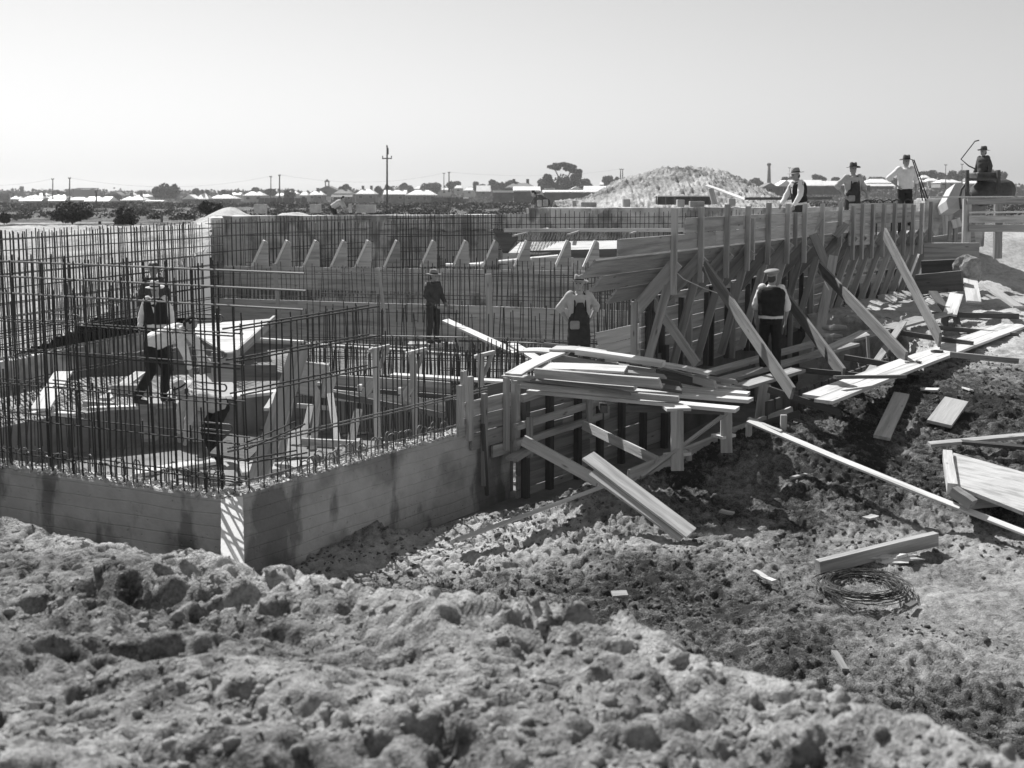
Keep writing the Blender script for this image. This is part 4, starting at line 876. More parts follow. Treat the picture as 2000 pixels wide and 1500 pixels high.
for a, b, w, t, sd, m_, lab in [
   ((588, 675, 14.0), (499, 950, 13.05), .25, .05, (1, 0, 0), 'wood_pale', 'big plank leaning inside the cage from the low wall up to the hopper'),
   ((560, 770, 14.9), (544, 890, 14.5), .2, .05, (1, 0, 0), 'wood_pale', 'pale upright board behind the big leaning plank'),
   ((124, 727, 18.6), (78, 800, 17.2), .3, .04, (1, .2, 0), 'wood_white', 'white plank leaning on the ledge at the far left'),
   ((64, 806, 17.4), (152, 808, 17.3), .22, .05, (0, 1, 0), 'wood_white', 'white plank lying flat under the leaning one at the far left'),
   ((165, 788, 18.0), (222, 792, 17.9), .1, .1, UP, 'wood', 'short dark beam on the slab, left of the bending man'),
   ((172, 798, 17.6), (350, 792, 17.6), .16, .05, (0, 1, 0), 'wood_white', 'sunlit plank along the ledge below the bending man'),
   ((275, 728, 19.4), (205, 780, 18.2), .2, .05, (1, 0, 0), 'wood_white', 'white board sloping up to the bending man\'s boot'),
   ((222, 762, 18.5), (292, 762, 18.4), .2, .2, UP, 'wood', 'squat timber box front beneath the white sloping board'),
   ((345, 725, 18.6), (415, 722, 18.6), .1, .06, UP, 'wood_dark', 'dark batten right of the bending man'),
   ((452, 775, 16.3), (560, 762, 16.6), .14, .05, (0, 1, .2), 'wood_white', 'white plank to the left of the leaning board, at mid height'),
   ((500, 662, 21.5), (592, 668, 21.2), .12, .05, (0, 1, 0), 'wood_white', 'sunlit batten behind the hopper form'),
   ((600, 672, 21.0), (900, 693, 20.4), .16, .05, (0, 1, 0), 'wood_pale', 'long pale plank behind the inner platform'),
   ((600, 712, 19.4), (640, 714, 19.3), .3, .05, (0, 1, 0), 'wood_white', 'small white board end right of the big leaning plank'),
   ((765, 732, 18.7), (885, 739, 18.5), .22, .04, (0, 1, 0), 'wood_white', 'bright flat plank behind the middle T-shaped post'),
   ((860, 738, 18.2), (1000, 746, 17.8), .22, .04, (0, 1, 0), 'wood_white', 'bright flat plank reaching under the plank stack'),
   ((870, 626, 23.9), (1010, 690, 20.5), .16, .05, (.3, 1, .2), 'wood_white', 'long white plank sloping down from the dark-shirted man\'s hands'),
   ((1000, 672, 20.6), (1050, 702, 19.4), .16, .05, (.3, 1, .2), 'wood_white', 'white plank end continuing toward the stack'),
   ((520, 800, 15.9), (540, 768, 16.4), .08, .05, (1, 0, 0), 'wood', 'short stake beside the leaning board'),
   ((700, 868, 15.0), (590, 862, 15.2), .1, .05, UP, 'wood', 'short level batten low in the pit right of the leaning board'),
   ((610, 905, 14.6), (470, 920, 14.2), .2, .05, (0, 1, .2), 'wood_pale', 'pale plank lying low behind the right-hand wall'),
   ((260, 925, 14.7), (420, 900, 15.2), .16, .05, (0, 1, .2), 'wood_white', 'sunlit plank lying low behind the corner bars'),
   ((430, 868, 15.5), (505, 880, 15.2), .5, .05, (0, 1, .4), 'wood_dark', 'dark tray-like board beside the crouching man'),
   ((607, 795, 16.6), (590, 870, 15.9), .1, .06, (1, 0, 0), 'wood_pale', 'pale post under the timber staging'),
   ((625, 735, 17.1), (612, 880, 15.8), .1, .05, (1, 0, 0), 'wood_dark', 'dark prop leaning beside the staging'),
   ((645, 770, 16.6), (662, 880, 15.6), .1, .05, (1, 0, 0), 'wood', 'grey prop splayed to the right under the staging'),
   ((700, 800, 16.4), (682, 880, 15.9), .12, .05, (1, 0, 0), 'wood', 'slanting prop under the middle of the staging')]:
    plank(lab, at(*a), at(*b), w, t, m_, sd, ip, bow=0)
# hopper form
hp = thing('hopper_form', at(445, 700, 18.8), 'white plywood hopper form with a V-shaped lip, raised on blocks', 'formwork')
poly_prism('hopper_face', [at(368, 634, 20.6), at(534, 622, 21.0), at(460, 686, 18.6), at(436, 688, 18.6), at(388, 660, 19.4)], (0, -.6, 1), .04, M['wood_white'], hp)
board('side_board', at(536, 624, 20.9), at(462, 692, 18.5), .16, .05, UP, M['wood'], hp, bow=0); board('side_board', at(384, 660, 19.3), at(440, 694, 18.5), .08, .05, UP, M['wood_dark'], hp, bow=0)
link('support_box', box_mesh('support_box', .42, .3, .52, M['wood'], .01), Matrix.Translation(at(440, 715, 18.7)), hp)
board('support_board', at(462, 728, 18.6), at(540, 728, 18.6), .28, .05, UP, M['wood_dark'], hp, bow=0)
board('support_board', at(390, 700, 18.8), at(425, 735, 18.6), .28, .05, UP, M['wood'], hp, bow=0)
# timber beam form with T-shaped posts
bf = thing('beam_form', at(740, 790, 17), 'boarded beam form crossing the pit on splayed props, with square pegs through it', 'formwork')
for a, b, w, m_ in [((588, 737, 17.4), (640, 745, 17.3), .55, 'wood'), ((650, 742, 17.4), (880, 757, 17.0), .17, 'wood'), ((650, 771, 17.2), (870, 793, 16.9), .17, 'wood'), ((650, 757, 17.45), (880, 776, 17.05), .08, 'wood_dark'), ((580, 792, 17.0), (660, 798, 17.0), .07, 'wood_pale'), ((640, 768, 16.9), (870, 812, 16.7), .09, 'wood_dark')]:  # dark strip between the rows is the slot's shade put into colour
    board('form_board', at(*a), at(*b), w, .05, UP, M[m_], bf, bow=0)
for px, py in ((624, 752), (703, 757), (782, 763)): link('peg', box_mesh('peg', .07, .12, .1, M['wood_white'], .008), Matrix.Translation(at(px, py, 16.95)), bf)
for a, b in (((650, 735, 16.9), (638, 775, 16.8)), ((728, 745, 16.9), (712, 772, 16.8)), ((806, 752, 16.8), (786, 780, 16.7))): board('cleat', at(*a), at(*b), .13, .05, (1, 0, .3), M['wood_pale'], bf, bow=0)
for i, (px, py, pb, dx) in enumerate(((733, 680, 880, 6), (805, 686, 860, 8), (938, 692, 755, 2))):
    Yp = 16.9 if px < 900 else 17.6; pp_ = thing('t_post', at(px, pb, Yp-.3), 'T-topped prop, ' + ('leftmost of three' if i == 0 else 'the middle one of three' if i == 1 else 'rightmost, next to the plank stack'), 'post', 'T-topped props in the pit')
    board('shaft', at(px, py, Yp), at(px+dx, pb, Yp-.3), .10, .06, (1, 0, 0), M['wood'], pp_, bow=0)
    board('cross_head', at(px-12, py+5, Yp), at(px+28, py-5, Yp+.1), .12, .05, (0, 1, 0), M['wood_pale'], pp_, bow=0)
    board('knee_brace', at(px+24, py-2, Yp+.05), at(px+6, py+42, Yp), .07, .04, (1, 0, 0), M['wood'], pp_, bow=0)
# far interior: funnel, white planks
fn_ = poly_prism('dark_funnel', [at(962, 446, 35.5), at(1012, 462, 35.3), at(992, 490, 35.0), at(982, 490, 35.0)], (0, -1, .2), .5, M['wood_dark']); tag(fn_, 'dark tapering timber funnel between the rear cages', 'funnel')
for a, b, ya, yb, w, sd, m_, lab in [((985, 450), (1345, 449), 35, 33, .12, UP, 'wood_white', 'long thin white plank at the far side of the pit'), ((1005, 485), (1210, 482), 33.5, 32, .9, (0, 1, .3), 'wood_white', 'broad sunlit slab behind the wedge boards'),
       ((1020, 498), (1205, 494), 33, 31.5, .25, UP, 'wood_dark', 'dark beam under the broad sunlit slab'), ((905, 518), (1090, 500), 31.2, 31, .14, (0, 1, .2), 'wood_white', 'white plank lying slightly askew behind the upper tier'),
       ((1040, 515), (1120, 515), 30.6, 30.3, .35, UP, 'wood', 'pale board box behind the upper tier, right part'), ((870, 517), (940, 517), 31, 30.8, .12, (0, 1, .2), 'wood_white', 'short white plank end behind the upper tier')]:
    plank(lab, at(*a, ya), at(*b, yb), w, .06, m_, sd, 'planks at the far side of the pit')
for i, (a, b) in enumerate((((1003, 461), (1028, 455)), ((1110, 458), (1130, 452)), ((1232, 456), (1252, 450)))):
    plank('short tilted batten on the far white plank, %s' % ('left', 'middle', 'right')[i], at(*a, 33), at(*b, 34), .1, .05, 'wood_pale', (0, 1, 0), 'planks at the far side of the pit')
rk = thing('slanting_bars', at(1010, 500, 34), 'short slanting bars over the broad sunlit slab', 'steel bars', cages)
for k in range(34):
    px = 1008+k*6; bar('slanting_bar', at(px, 498, 33.2-.006*px*.1), at(px+18, 455, 33.8), .011, rk)
# ================================================================= PEOPLE
def rcone(bm, a, b, ra, rb, sx=None, flat=1.0, n=12):
    """closed tapered limb with rounded ends; flat squeezes it along sx"""
    a = Vector(a); b = Vector(b); t = (b-a); L = t.length; t = t/L if L > 1e-6 else Vector((0, 0, 1))
    x = Vector(sx) if sx is not None else t.orthogonal(); x = (x-t*x.dot(t)); x = x.normalized() if x.length > 1e-5 else t.orthogonal().normalized(); y = t.cross(x)
    rings = []
    for ang in (-75, -45, -15): rings.append((a+t*ra*math.sin(R(ang)), ra*math.cos(R(ang))))
    rings.append((a.lerp(b, .5), (ra+rb)/2))
    for ang in (15, 45, 75): rings.append((b+t*rb*math.sin(R(ang)), rb*math.cos(R(ang))))
    vs = []
    for c, r in rings: vs.append([bm.verts.new(c+(x*math.cos(2*math.pi*k/n)*flat+y*math.sin(2*math.pi*k/n))*r) for k in range(n)])
    for i in range(len(vs)-1):
        for k in range(n): bm.faces.new((vs[i][k], vs[i][(k+1) % n], vs[i+1][(k+1) % n], vs[i+1][k]))
    bm.faces.new(list(reversed(vs[0]))); bm.faces.new(vs[-1])
def loft(bm, secs, n=16):
    """closed tube through elliptical sections (centre, side vector, front vector)"""
    vs = []
    for c, s, f in secs: vs.append([bm.verts.new(c+s*math.cos(2*math.pi*k/n)+f*math.sin(2*math.pi*k/n)) for k in range(n)])
    for i in range(len(vs)-1):
        for k in range(n): bm.faces.new((vs[i][k], vs[i][(k+1) % n], vs[i+1][(k+1) % n], vs[i+1][k]))
    bm.faces.new(list(reversed(vs[0]))); bm.faces.new(vs[-1])
def remeshed(name, build, mat, voxel=.011, smooth=2, wr=0.0, seed=0, wscale=7.0):
    bm = bmesh.new(); build(bm); bmesh.ops.recalc_face_normals(bm, faces=bm.faces); me = bpy.data.meshes.new('tmp'); bm.to_mesh(me); bm.free()
    o = bpy.data.objects.new('tmp', me); col.objects.link(o)
    m = o.modifiers.new('r', 'REMESH'); m.mode = 'VOXEL'; m.voxel_size = voxel; m.use_smooth_shade = True
    s = o.modifiers.new('s', 'SMOOTH'); s.iterations = smooth; s.factor = .5
    dg = bpy.context.evaluated_depsgraph_get(); ev = o.evaluated_get(dg); out = bpy.data.meshes.new_from_object(ev); bpy.data.objects.remove(o)
    out.name = name; out.materials.clear(); out.materials.append(mat)
    if wr:
        off = Vector((seed*3.7, seed*1.9, 0)); N = [v.normal.copy() for v in out.vertices]
        for v, nn in zip(out.vertices, N):
            q = v.co*wscale+off; d = noise.noise(Vector((q.x, q.y, q.z*1.8)))*.6+(.5-abs(noise.noise(q*1.7)))*.6; v.co = v.co+nn*d*wr
    return out
def lathe(prof, n=28, mat=None, name='lathe', dent=None):
    V = []; F = []
    for r, z in prof:
        for k in range(n):
            a = 2*math.pi*k/n; x, y = r*math.cos(a)*.92, r*math.sin(a)*1.08; zz = z
            if dent: zz += dent(x, y, r, z)
            V.append((x, y, zz))
    for i in range(len(prof)-1):
        for k in range(n): F.append((i*n+k, i*n+(k+1) % n, (i+1)*n+(k+1) % n, (i+1)*n+k))
    F.append(tuple(range((len(prof)-1)*n, len(prof)*n)))
    return mesh_py(name, V, F, mat, True)
def hat_mesh(mat, brim=.18, seed=0):
    rr = random.Random(seed); w = rr.uniform(.006, .018); ph = rr.uniform(0, 6)
    def dent(x, y, r, z):
        d = 0
        if r > .12: d = w*math.sin(2*math.atan2(y, x)+ph)-.10*max(0, r-.12)*(1 if y < 0 else -.2)
        if z > .10: d -= .03*math.exp(-(x/.03)**2)
        return d
    prof = [(.088, .0), (brim, -.006), (brim+.004, -.002), (brim, .003), (.098, .008), (.096, .03), (.092, .07), (.084, .105), (.066, .122), (.03, .124), (.006, .122)]
    return lathe(prof, mat=mat, name='hat', dent=dent)
def cap_mesh(mat):
    return lathe([(.082, -.01), (.088, .0), (.118, .018), (.120, .032), (.09, .052), (.03, .062), (.004, .063)], mat=mat, name='cap')
def person(label, loc, yaw, pose, shirt, trousers, hat='hat', hatmat='hat_grey', sleeve='short', vest=None, apron=None, braces=False, s=1.0, seed=1, voxel=.0115):
    t = bpy.data.objects.new('person', None); col.objects.link(t); M0 = Matrix.Translation(Vector(loc)) @ Matrix.Rotation(yaw, 4, 'Z') @ Matrix.Scale(s, 4)
    t.matrix_basis = M0; PM[t.name] = M0; tag(t, label, 'man'); t.empty_display_size = .2
    I = Matrix.Identity(4)
    def child(name, me, M=I, par=None): return link(name, me, M0 @ M, par or t)
    P = {'bend': 0, 'hip': Vector((0, 0, .93)), 'kneeL': (.10, -.03, .50), 'kneeR': (-.10, -.03, .50), 'ankL': (.12, .02, .09), 'ankR': (-.12, .02, .09),
         'elL': (.27, .03, 1.16), 'elR': (-.27, .03, 1.16), 'wrL': (.30, -.06, .92), 'wrR': (-.30, -.06, .92), 'look': 0.0, 'tilt': 0.0, 'curl': .3}
    P.update(pose); hip = Vector(P['hip']); b = P['bend']
    Rt = Matrix.Rotation(b, 4, 'X'); U = lambda v: hip+Rt @ (Vector(v)-Vector((0, 0, .93)))      # torso frame
    ux = Vector((1, 0, 0)); uy = (Rt @ Vector((0, 1, 0)))
    shL, shR = U((.185, .0, 1.43)), U((-.185, .0, 1.43)); neck = U((0, .005, 1.49))
    Rh = Matrix.Rotation(P['look'], 4, 'Z') @ Matrix.Rotation(b*.55+P['tilt'], 4, 'X'); hc = neck+Rh @ Vector((0, -.015, .135))
    el = {k: Vector(P['el'+k]) for k in 'LR'}; wr = {k: Vector(P['wr'+k]) for k in 'LR'}; kn = {k: Vector(P['knee'+k]) for k in 'LR'}; an = {k: Vector(P['ank'+k]) for k in 'LR'}
    sh = {'L': shL, 'R': shR}; hj = {'L': hip+Vector((.085, 0, -.02)), 'R': hip+Vector((-.085, 0, -.02))}
    def torso(bm, g=0.0, z0=.86, z1=1.47):
        S = [(.84, .16, .115), (.93, .182, .13), (1.02, .172, .125), (1.12, .170, .122), (1.25, .192, .132), (1.36, .205, .13), (1.43, .185, .108), (1.475, .11, .08)]
        loft(bm, [(U((0, .0, z)), ux*(w+g), uy*(d+g)) for z, w, d in S if z0 <= z <= z1])
    def hand(bm, k):
        w = wr[k]; d = (w-el[k]).normalized(); side = 1 if k == 'L' else -1
        pal = Vector((side, 0, 0)); pal = (pal-d*pal.dot(d)); pal = pal.normalized() if pal.length > .1 else d.orthogonal().normalized(); acr = d.cross(pal)
        rcone(bm, w, w+d*.075, .026, .036, pal, .55)
        for i, (o, L) in enumerate(((-.030, .066), (-.010, .078), (.010, .074), (.029, .058))):
            a = w+d*.085+acr*o; m = a+d*L*.55-pal*.012*P['curl']*3; e = m+(d*(1-P['curl'])-pal*P['curl'])*L*.5
            rcone(bm, a, m, .0105, .0098, n=8); rcone(bm, m, e, .0098, .0085, n=8)
        rcone(bm, w+d*.03-acr*.025*1, w+d*.07-acr*.062, .013, .0105, n=8); rcone(bm, w+d*.07-acr*.062, w+d*.10-acr*.066-pal*.01, .0105, .009, n=8)
    def body(bm):
        torso(bm, -.012); rcone(bm, U((0, 0, 1.43)), hc-Rh @ Vector((0, -.01, .06)), .06, .055)
        q = lambda v: hc+Rh @ Vector(v)
        loft(bm, [(q((0, y, z)), (Rh @ Vector((1, 0, 0)))*w, (Rh @ Vector((0, 1, 0)))*d) for z, w, d, y in ((-.115, .028, .03, -.055), (-.10, .045, .055, -.04), (-.06, .062, .08, -.018), (0, .074, .092, 0), (.05, .076, .096, .004), (.09, .062, .078, .006), (.115, .03, .04, .006))], 18)
        rcone(bm, q((0, -.088, .005)), q((0, -.112, -.028)), .010, .015, n=8); rcone(bm, q((-.035, -.082, .028)), q((.035, -.082, .028)), .013, .013, n=8)
        rcone(bm, q((-.018, -.088, -.062)), q((.018, -.088, -.062)), .010, .010, n=8); rcone(bm, q((0, -.083, -.098)), q((0, -.088, -.096)), .018, .018, n=8)
        for e in (-1, 1): rcone(bm, q((.074*e, .012, -.028)), q((.080*e, .018, .012)), .012, .018, (1, 0, 0), .5, n=8)
        for k in 'LR':
            rcone(bm, sh[k], el[k], .050, .038); m = el[k].lerp(wr[k], .3); rcone(bm, el[k], m, .039, .040); rcone(bm, m, wr[k], .040, .026); hand(bm, k)
            rcone(bm, hj[k], kn[k], .085, .055); m = kn[k].lerp(an[k], .3); rcone(bm, kn[k], m, .053, .055); rcone(bm, m, an[k], .055, .034)
            rcone(bm, an[k]+Vector((0, .02, -.04)), an[k]+Vector((0, -.13, -.058)), .035, .028)
    child('body', remeshed('body', body, M['skin'], voxel*.85, 1))
    def shirtb(bm):
        torso(bm, .016, z0=.90)
        loft(bm, [(U((0, 0, 1.43)), ux*.075, uy*.075), (neck+uy*.0, ux*.068, uy*.068)])
        for k in 'LR':
            rcone(bm, sh[k]-Vector(((.03 if k == 'L' else -.03), 0, 0)), el[k], .076, .066)
            if sleeve == 'short': rcone(bm, el[k], el[k].lerp(wr[k], .2), .066, .064)
            else: rcone(bm, el[k], wr[k].lerp(el[k], .08), .063, .048)
    child('shirt', remeshed('shirt', shirtb, M[shirt], voxel, 2, .016, seed))
    def trb(bm):
        loft(bm, [(hip+Vector((0, 0, -.1)), ux*.15, Vector((0, .12, 0))), (U((0, 0, .90)), ux*.184, uy*.134), (U((0, 0, 1.0)), ux*.175, uy*.126), (U((0, 0, 1.05)), ux*.166, uy*.12)])
        for k in 'LR': rcone(bm, hj[k], kn[k], .104, .078); rcone(bm, kn[k], an[k]+Vector((0, .01, .03)), .076, .066)
    child('trousers', remeshed('trousers', trb, M[trousers], voxel, 2, .018, seed+3, 5))
    for k in 'LR':
        def bt(bm, k=k): rcone(bm, an[k]+Vector((0, .015, .05)), an[k]+Vector((0, .02, -.04)), .05, .048); rcone(bm, an[k]+Vector((0, .025, -.05)), an[k]+Vector((0, -.14, -.06)), .045, .038)
        child('boot', remeshed('boot', bt, M['leather'], .012, 1))
    if vest:
        def vb(bm):
            S = [(.98, .200, .152), (1.12, .198, .150), (1.25, .220, .162), (1.36, .226, .162), (1.42, .195, .138), (1.455, .14, .108)]
            loft(bm, [(U((0, .012, z)), ux*(w+.012), uy*(d+.012)) for z, w, d in S])
        v = child('waistcoat', remeshed('waistcoat', vb, M[vest], voxel, 2, .012, seed+5))
        # shirt front showing in the V of the waistcoat
        a = [U((-.062, -.150, 1.44)), U((.062, -.150, 1.44)), U((0, -.176, 1.20))]
        poly = mesh_py('shirt_front', [M0 @ p for p in a]+[M0 @ (p+uy*.02) for p in a], [(0, 1, 2), (5, 4, 3), (0, 3, 4, 1), (1, 4, 5, 2), (2, 5, 3, 0)], M[shirt])
        for vv in poly.vertices: vv.co = M0.inverted() @ vv.co
        child('shirt_front', poly)
    if apron:
        def ab(bm):
            loft(bm, [(U((0, -.03, z)), ux*w, uy*d) for z, w, d in ((1.30, .075, .162), (1.18, .12, .165), (1.02, .18, .16), (.92, .195, .145))])
            loft(bm, [(hip+Vector((0, -.02, dz)), ux*w, Vector((0, d, 0))) for dz, w, d in ((.02, .19, .135), (-.2, .20, .14), (-.38, .21, .14))])
        child('apron', remeshed('apron', ab, M[apron], voxel, 2, .02, seed+9, 5))
        child('nail_bag', box_mesh('nail_bag', .17, .05, .15, M['hat_grey'], .02), Matrix.Translation(hip+Vector((-.10, -.19, -.02))))
    if braces:
        for e in (-1, 1):
            pts = [U((e*.12, .13, 1.02)), U((e*.10, .145, 1.3)), U((e*.09, .06, 1.475)), U((e*.09, -.08, 1.44)), U((e*.095, -.15, 1.28)), U((e*.11, -.14, 1.02))]
            child('brace_strap', tube_mesh('brace_strap', pts, .014, M['cloth_black'], n=6))
    Hm = Matrix.Translation(hc) @ Rh
    if hat == 'hat': 
        h = child('hat', hat_mesh(M[hatmat], seed=seed), Hm @ Matrix.Translation((0, .004, .048)) @ Matrix.Rotation(P.get('hattilt', -.08), 4, 'X'))
        child('hat_band', lathe([(.099, .010), (.100, .014), (.098, .032), (.094, .034)], mat=M['cloth_black'], name='hat_band'), Hm @ Matrix.Translation((0, .004, .048)) @ Matrix.Rotation(P.get('hattilt', -.08), 4, 'X'), h)
    elif hat == 'cap': child('cap', cap_mesh(M[hatmat]), Hm @ Matrix.Translation((0, .012, .058)) @ Matrix.Rotation(-.12, 4, 'X') @ Matrix.Scale(1.15, 4))
    def hair(bm): q = lambda v: hc+Rh @ Vector(v); rcone(bm, q((0, .018, .035 if hat is None else -.005)), q((0, .035, -.035)), .088 if hat is None else .076, .070)
    child('hair', remeshed('hair', hair, M['hat_dark'] if hat else M['cloth_black'], .012, 1, .006, seed))
    for e in (-1, 1):
        ey = bpy.data.meshes.new('eye'); bmx = bmesh.new(); bmesh.ops.create_uvsphere(bmx, u_segments=8, v_segments=6, radius=.011); bmx.to_mesh(ey); bmx.free(); ey.materials.append(M['glass'])
        child('eye', ey, Hm @ Matrix.Translation((e*.032, -.083, .006)))
    return t
PI = math.pi
def stand(label, what, p, w=.28, L=1.2, ang=0.0):
    d = Vector((math.cos(ang), math.sin(ang), 0)); o = board('plank', p-d*L/2+Vector((0, 0, -.03)), p+d*L/2+Vector((0, 0, -.03)), w*2, .05, (-d.y, d.x, 0), M['wood']); tag(o, label, 'plank')
arm_hip = dict(elL=(.40, .06, 1.20), wrL=(.23, -.06, 1.02), elR=(-.40, .06, 1.20), wrR=(-.23, -.06, 1.02))
def place(px, pyhat, Y, height=1.80): 
    p = at(px, pyhat, Y); return Vector((p.x, p.y, p.z-height))
# 1 apron man, both hands on his hips
p = place(1131, 531, 18.9, 1.83)
person('man in pale hat and dark carpenter\'s apron, hands on hips behind the plank stack', p, .1, dict(elL=(.34, .12, 1.20), wrL=(.21, .0, .98), elR=(-.33, .10, 1.19), wrR=(-.20, -.02, .96), look=-.25, kneeL=(.12, -.02, .5), ankL=(.16, .02, .09)), 'shirt_grey', 'cloth_dark', hatmat='hat_grey', apron='cloth_dark', braces=True, seed=2)
stand('plank the apron man stands on, behind the stack', '', p)
# 2 dark-shirted man turned to the right, hands on the white plank
p = place(845, 523, 26.0, 1.82)
person('man in dark shirt and grey hat standing before the lower boards, turned to the right', p, .75, dict(elL=(.24, -.02, 1.17), wrL=(.20, -.22, .98), elR=(-.24, -.02, 1.17), wrR=(-.16, -.28, .96), look=.35, tilt=.1), 'shirt_dark', 'cloth_dark', hatmat='hat_grey', sleeve='long', seed=3)
stand('plank under the dark-shirted man\'s feet', '', p)
# 3-5 the three on the formwork
p = place(1560, 326, 26.5, 1.90)
person('man in grey hat, white sleeves and black waistcoat leaning left on the formwork', p, -1.25, dict(bend=.16, hip=(0, .05, .93), elL=(.25, -.10, 1.15), wrL=(.22, -.24, .92), elR=(-.25, -.14, 1.15), wrR=(-.2, -.30, .94), tilt=.1, ankL=(.14, .1, .09), kneeL=(.12, .04, .5)), 'shirt_white', 'cloth_dark', hatmat='hat_grey', vest='cloth_black', sleeve='long', seed=4, s=1.06)
p = place(1667, 316, 29.2, 1.98)
person('man in dark hat and overalls, hand on hip, middle of three on the formwork', p, .12, dict(elR=(-.38, .04, 1.22), wrR=(-.24, -.08, .98), elL=(.26, -.05, 1.16), wrL=(.22, -.30, 1.02), look=-.1), 'shirt_grey', 'cloth_dark', hatmat='hat_dark', vest=None, braces=True, apron='cloth_dark', seed=5, s=1.1)
p = place(1770, 302, 31.7, 2.06)
person('man in white shirt and tilted hat, rightmost on the formwork, hand on hip', p, -.05, dict(elR=(-.40, .05, 1.20), wrR=(-.22, -.08, 1.0), elL=(.27, .0, 1.16), wrL=(.26, -.05, .90), look=.1, tilt=.12), 'shirt_white', 'cloth_black', hatmat='hat_dark', seed=6, s=1.15)
# 6 capped man, back to camera, in the trench walkway
p = place(1508, 527, 17.9, 1.74)
person('man in flat cap and dark waistcoat seen from behind on the shaded trench planks', p, PI-.25, dict(elL=(.25, -.06, 1.15), wrL=(.26, -.14, .92), elR=(-.26, -.04, 1.15), wrR=(-.24, -.12, .90), look=-.5, kneeL=(.11, -.12, .52), ankL=(.11, -.02, .09)), 'shirt_white', 'cloth_black', hat='cap', hatmat='hat_grey', vest='cloth_black', seed=7)
stand('shaded plank under the capped man\'s boots', '', p, .2, 1.6, .9)
# 7 man in waistcoat facing camera behind the bending man
p = place(303, 546, 19.6, 1.80)
person('man in light hat, white shirt and black waistcoat standing behind the bending man', p, .05, dict(elL=(.27, .0, 1.15), wrL=(.30, -.1, .92), elR=(-.27, .02, 1.15), wrR=(-.27, -.12, .95), look=.0, tilt=.15), 'shirt_white', 'cloth_black', hatmat='hat_pale', sleeve='long', vest='cloth_black', seed=8)
# 8 bending man
p = at(322, 787, 17.4)
person('bareheaded man in white shirt bending over the ledge among the bars', p, 1.35, dict(bend=1.22, hip=(0, .16, .94), elL=(.20, -.50, .84), wrL=(.16, -.54, .58), elR=(-.20, -.48, .84), wrR=(-.16, -.52, .58), tilt=.1, kneeL=(.12, .03, .50), ankL=(.13, .08, .09), kneeR=(-.12, .14, .5), ankR=(-.15, .36, .09)), 'shirt_white', 'cloth_black', hat=None, seed=9, s=1.08, sleeve='long')
stand('plank laid across blocks under the bending man\'s boots', '', p+Vector((.1, .1, .02)), .2, 1.1)
for i_ in (-.4, .45): tag(link('support_block', box_mesh('support_block', .22, .25, .62, M['wood'], .01), Matrix.Translation(p+Vector((.1+i_, .1, -.34)))), 'timber block holding up the %s end of the bending man\'s plank' % ('left' if i_ < 0 else 'right'), 'block')
# 9 hat showing behind
p = place(299, 514, 21.8, 1.78)
person('man mostly hidden behind the waistcoat man, only dark hat and head showing', p, .0, dict(), 'shirt_dark', 'cloth_black', hatmat='hat_dark', sleeve='long', seed=10, voxel=.015)
# 10 crouching man low in the pit
p = at(412, 905, 16.3)
person('man in hat and grey shirt stooping low behind the corner bars', p, -.9, dict(bend=1.25, hip=(0, .18, .86), elL=(.20, -.40, .74), wrL=(.16, -.42, .50), elR=(-.20, -.38, .74), wrR=(-.16, -.40, .50), tilt=-.2, kneeL=(.12, -.04, .46), kneeR=(-.12, -.02, .46), ankL=(.13, .06, .09), ankR=(-.13, .1, .09)), 'shirt_grey', 'cloth_black', hatmat='hat_pale', sleeve='long', seed=11, s=1.04)
stand('plank under the stooping man low behind the corner bars', '', p, .2, 1.3)
# 11,12 tiny figures beyond the back wall
p = Vector((at(655, 408, 52).x, 52, hs(at(655, 408, 52).x, 52)))
person('tiny stooping worker in light shirt beyond the back wall, left of the pole', p, 1.4, dict(bend=1.0, hip=(0, .15, .9), elL=(.2, -.42, .95), wrL=(.2, -.5, .7), elR=(-.2, -.42, .95), wrR=(-.2, -.5, .7)), 'shirt_grey', 'cloth_black', hat=None, seed=12, voxel=.03)
p = at(1062, 378, 44); p = Vector((p.x, p.y, p.z-1.25))
person('tiny worker bending left on the tank wall below the gum tree', p, -1.4, dict(bend=1.1, hip=(0, .15, .9), elL=(.2, -.42, .9), wrL=(.2, -.5, .6), elR=(-.2, -.42, .9), wrR=(-.2, -.5, .6)), 'shirt_dark', 'cloth_dark', hat=None, seed=13, voxel=.03)
# scaffold behind the formwork
sc = thing('scaffold', fp(3, -1.2, -1.2), 'plank scaffold hidden behind the formwork, on which three men stand', 'scaffold')
for i, off in enumerate((-.35, -.65)):
    board('scaffold_board', fp(5.5, off, -1.12), fp(9.9, off, -1.12), .28, .05, FN, M['wood'], sc, bow=0)
    board('scaffold_board', fp(9.8, off, -.93), fp(13.6, off, -.72), .28, .05, FN, M['wood'], sc, bow=0)
for t in (5.7, 8, 9.7, 13.4): board('leg', fp(t, -.5, -1.0), fp(t, -.5, -4.7), .1, .1, FN, M['wood'], sc, bow=0)

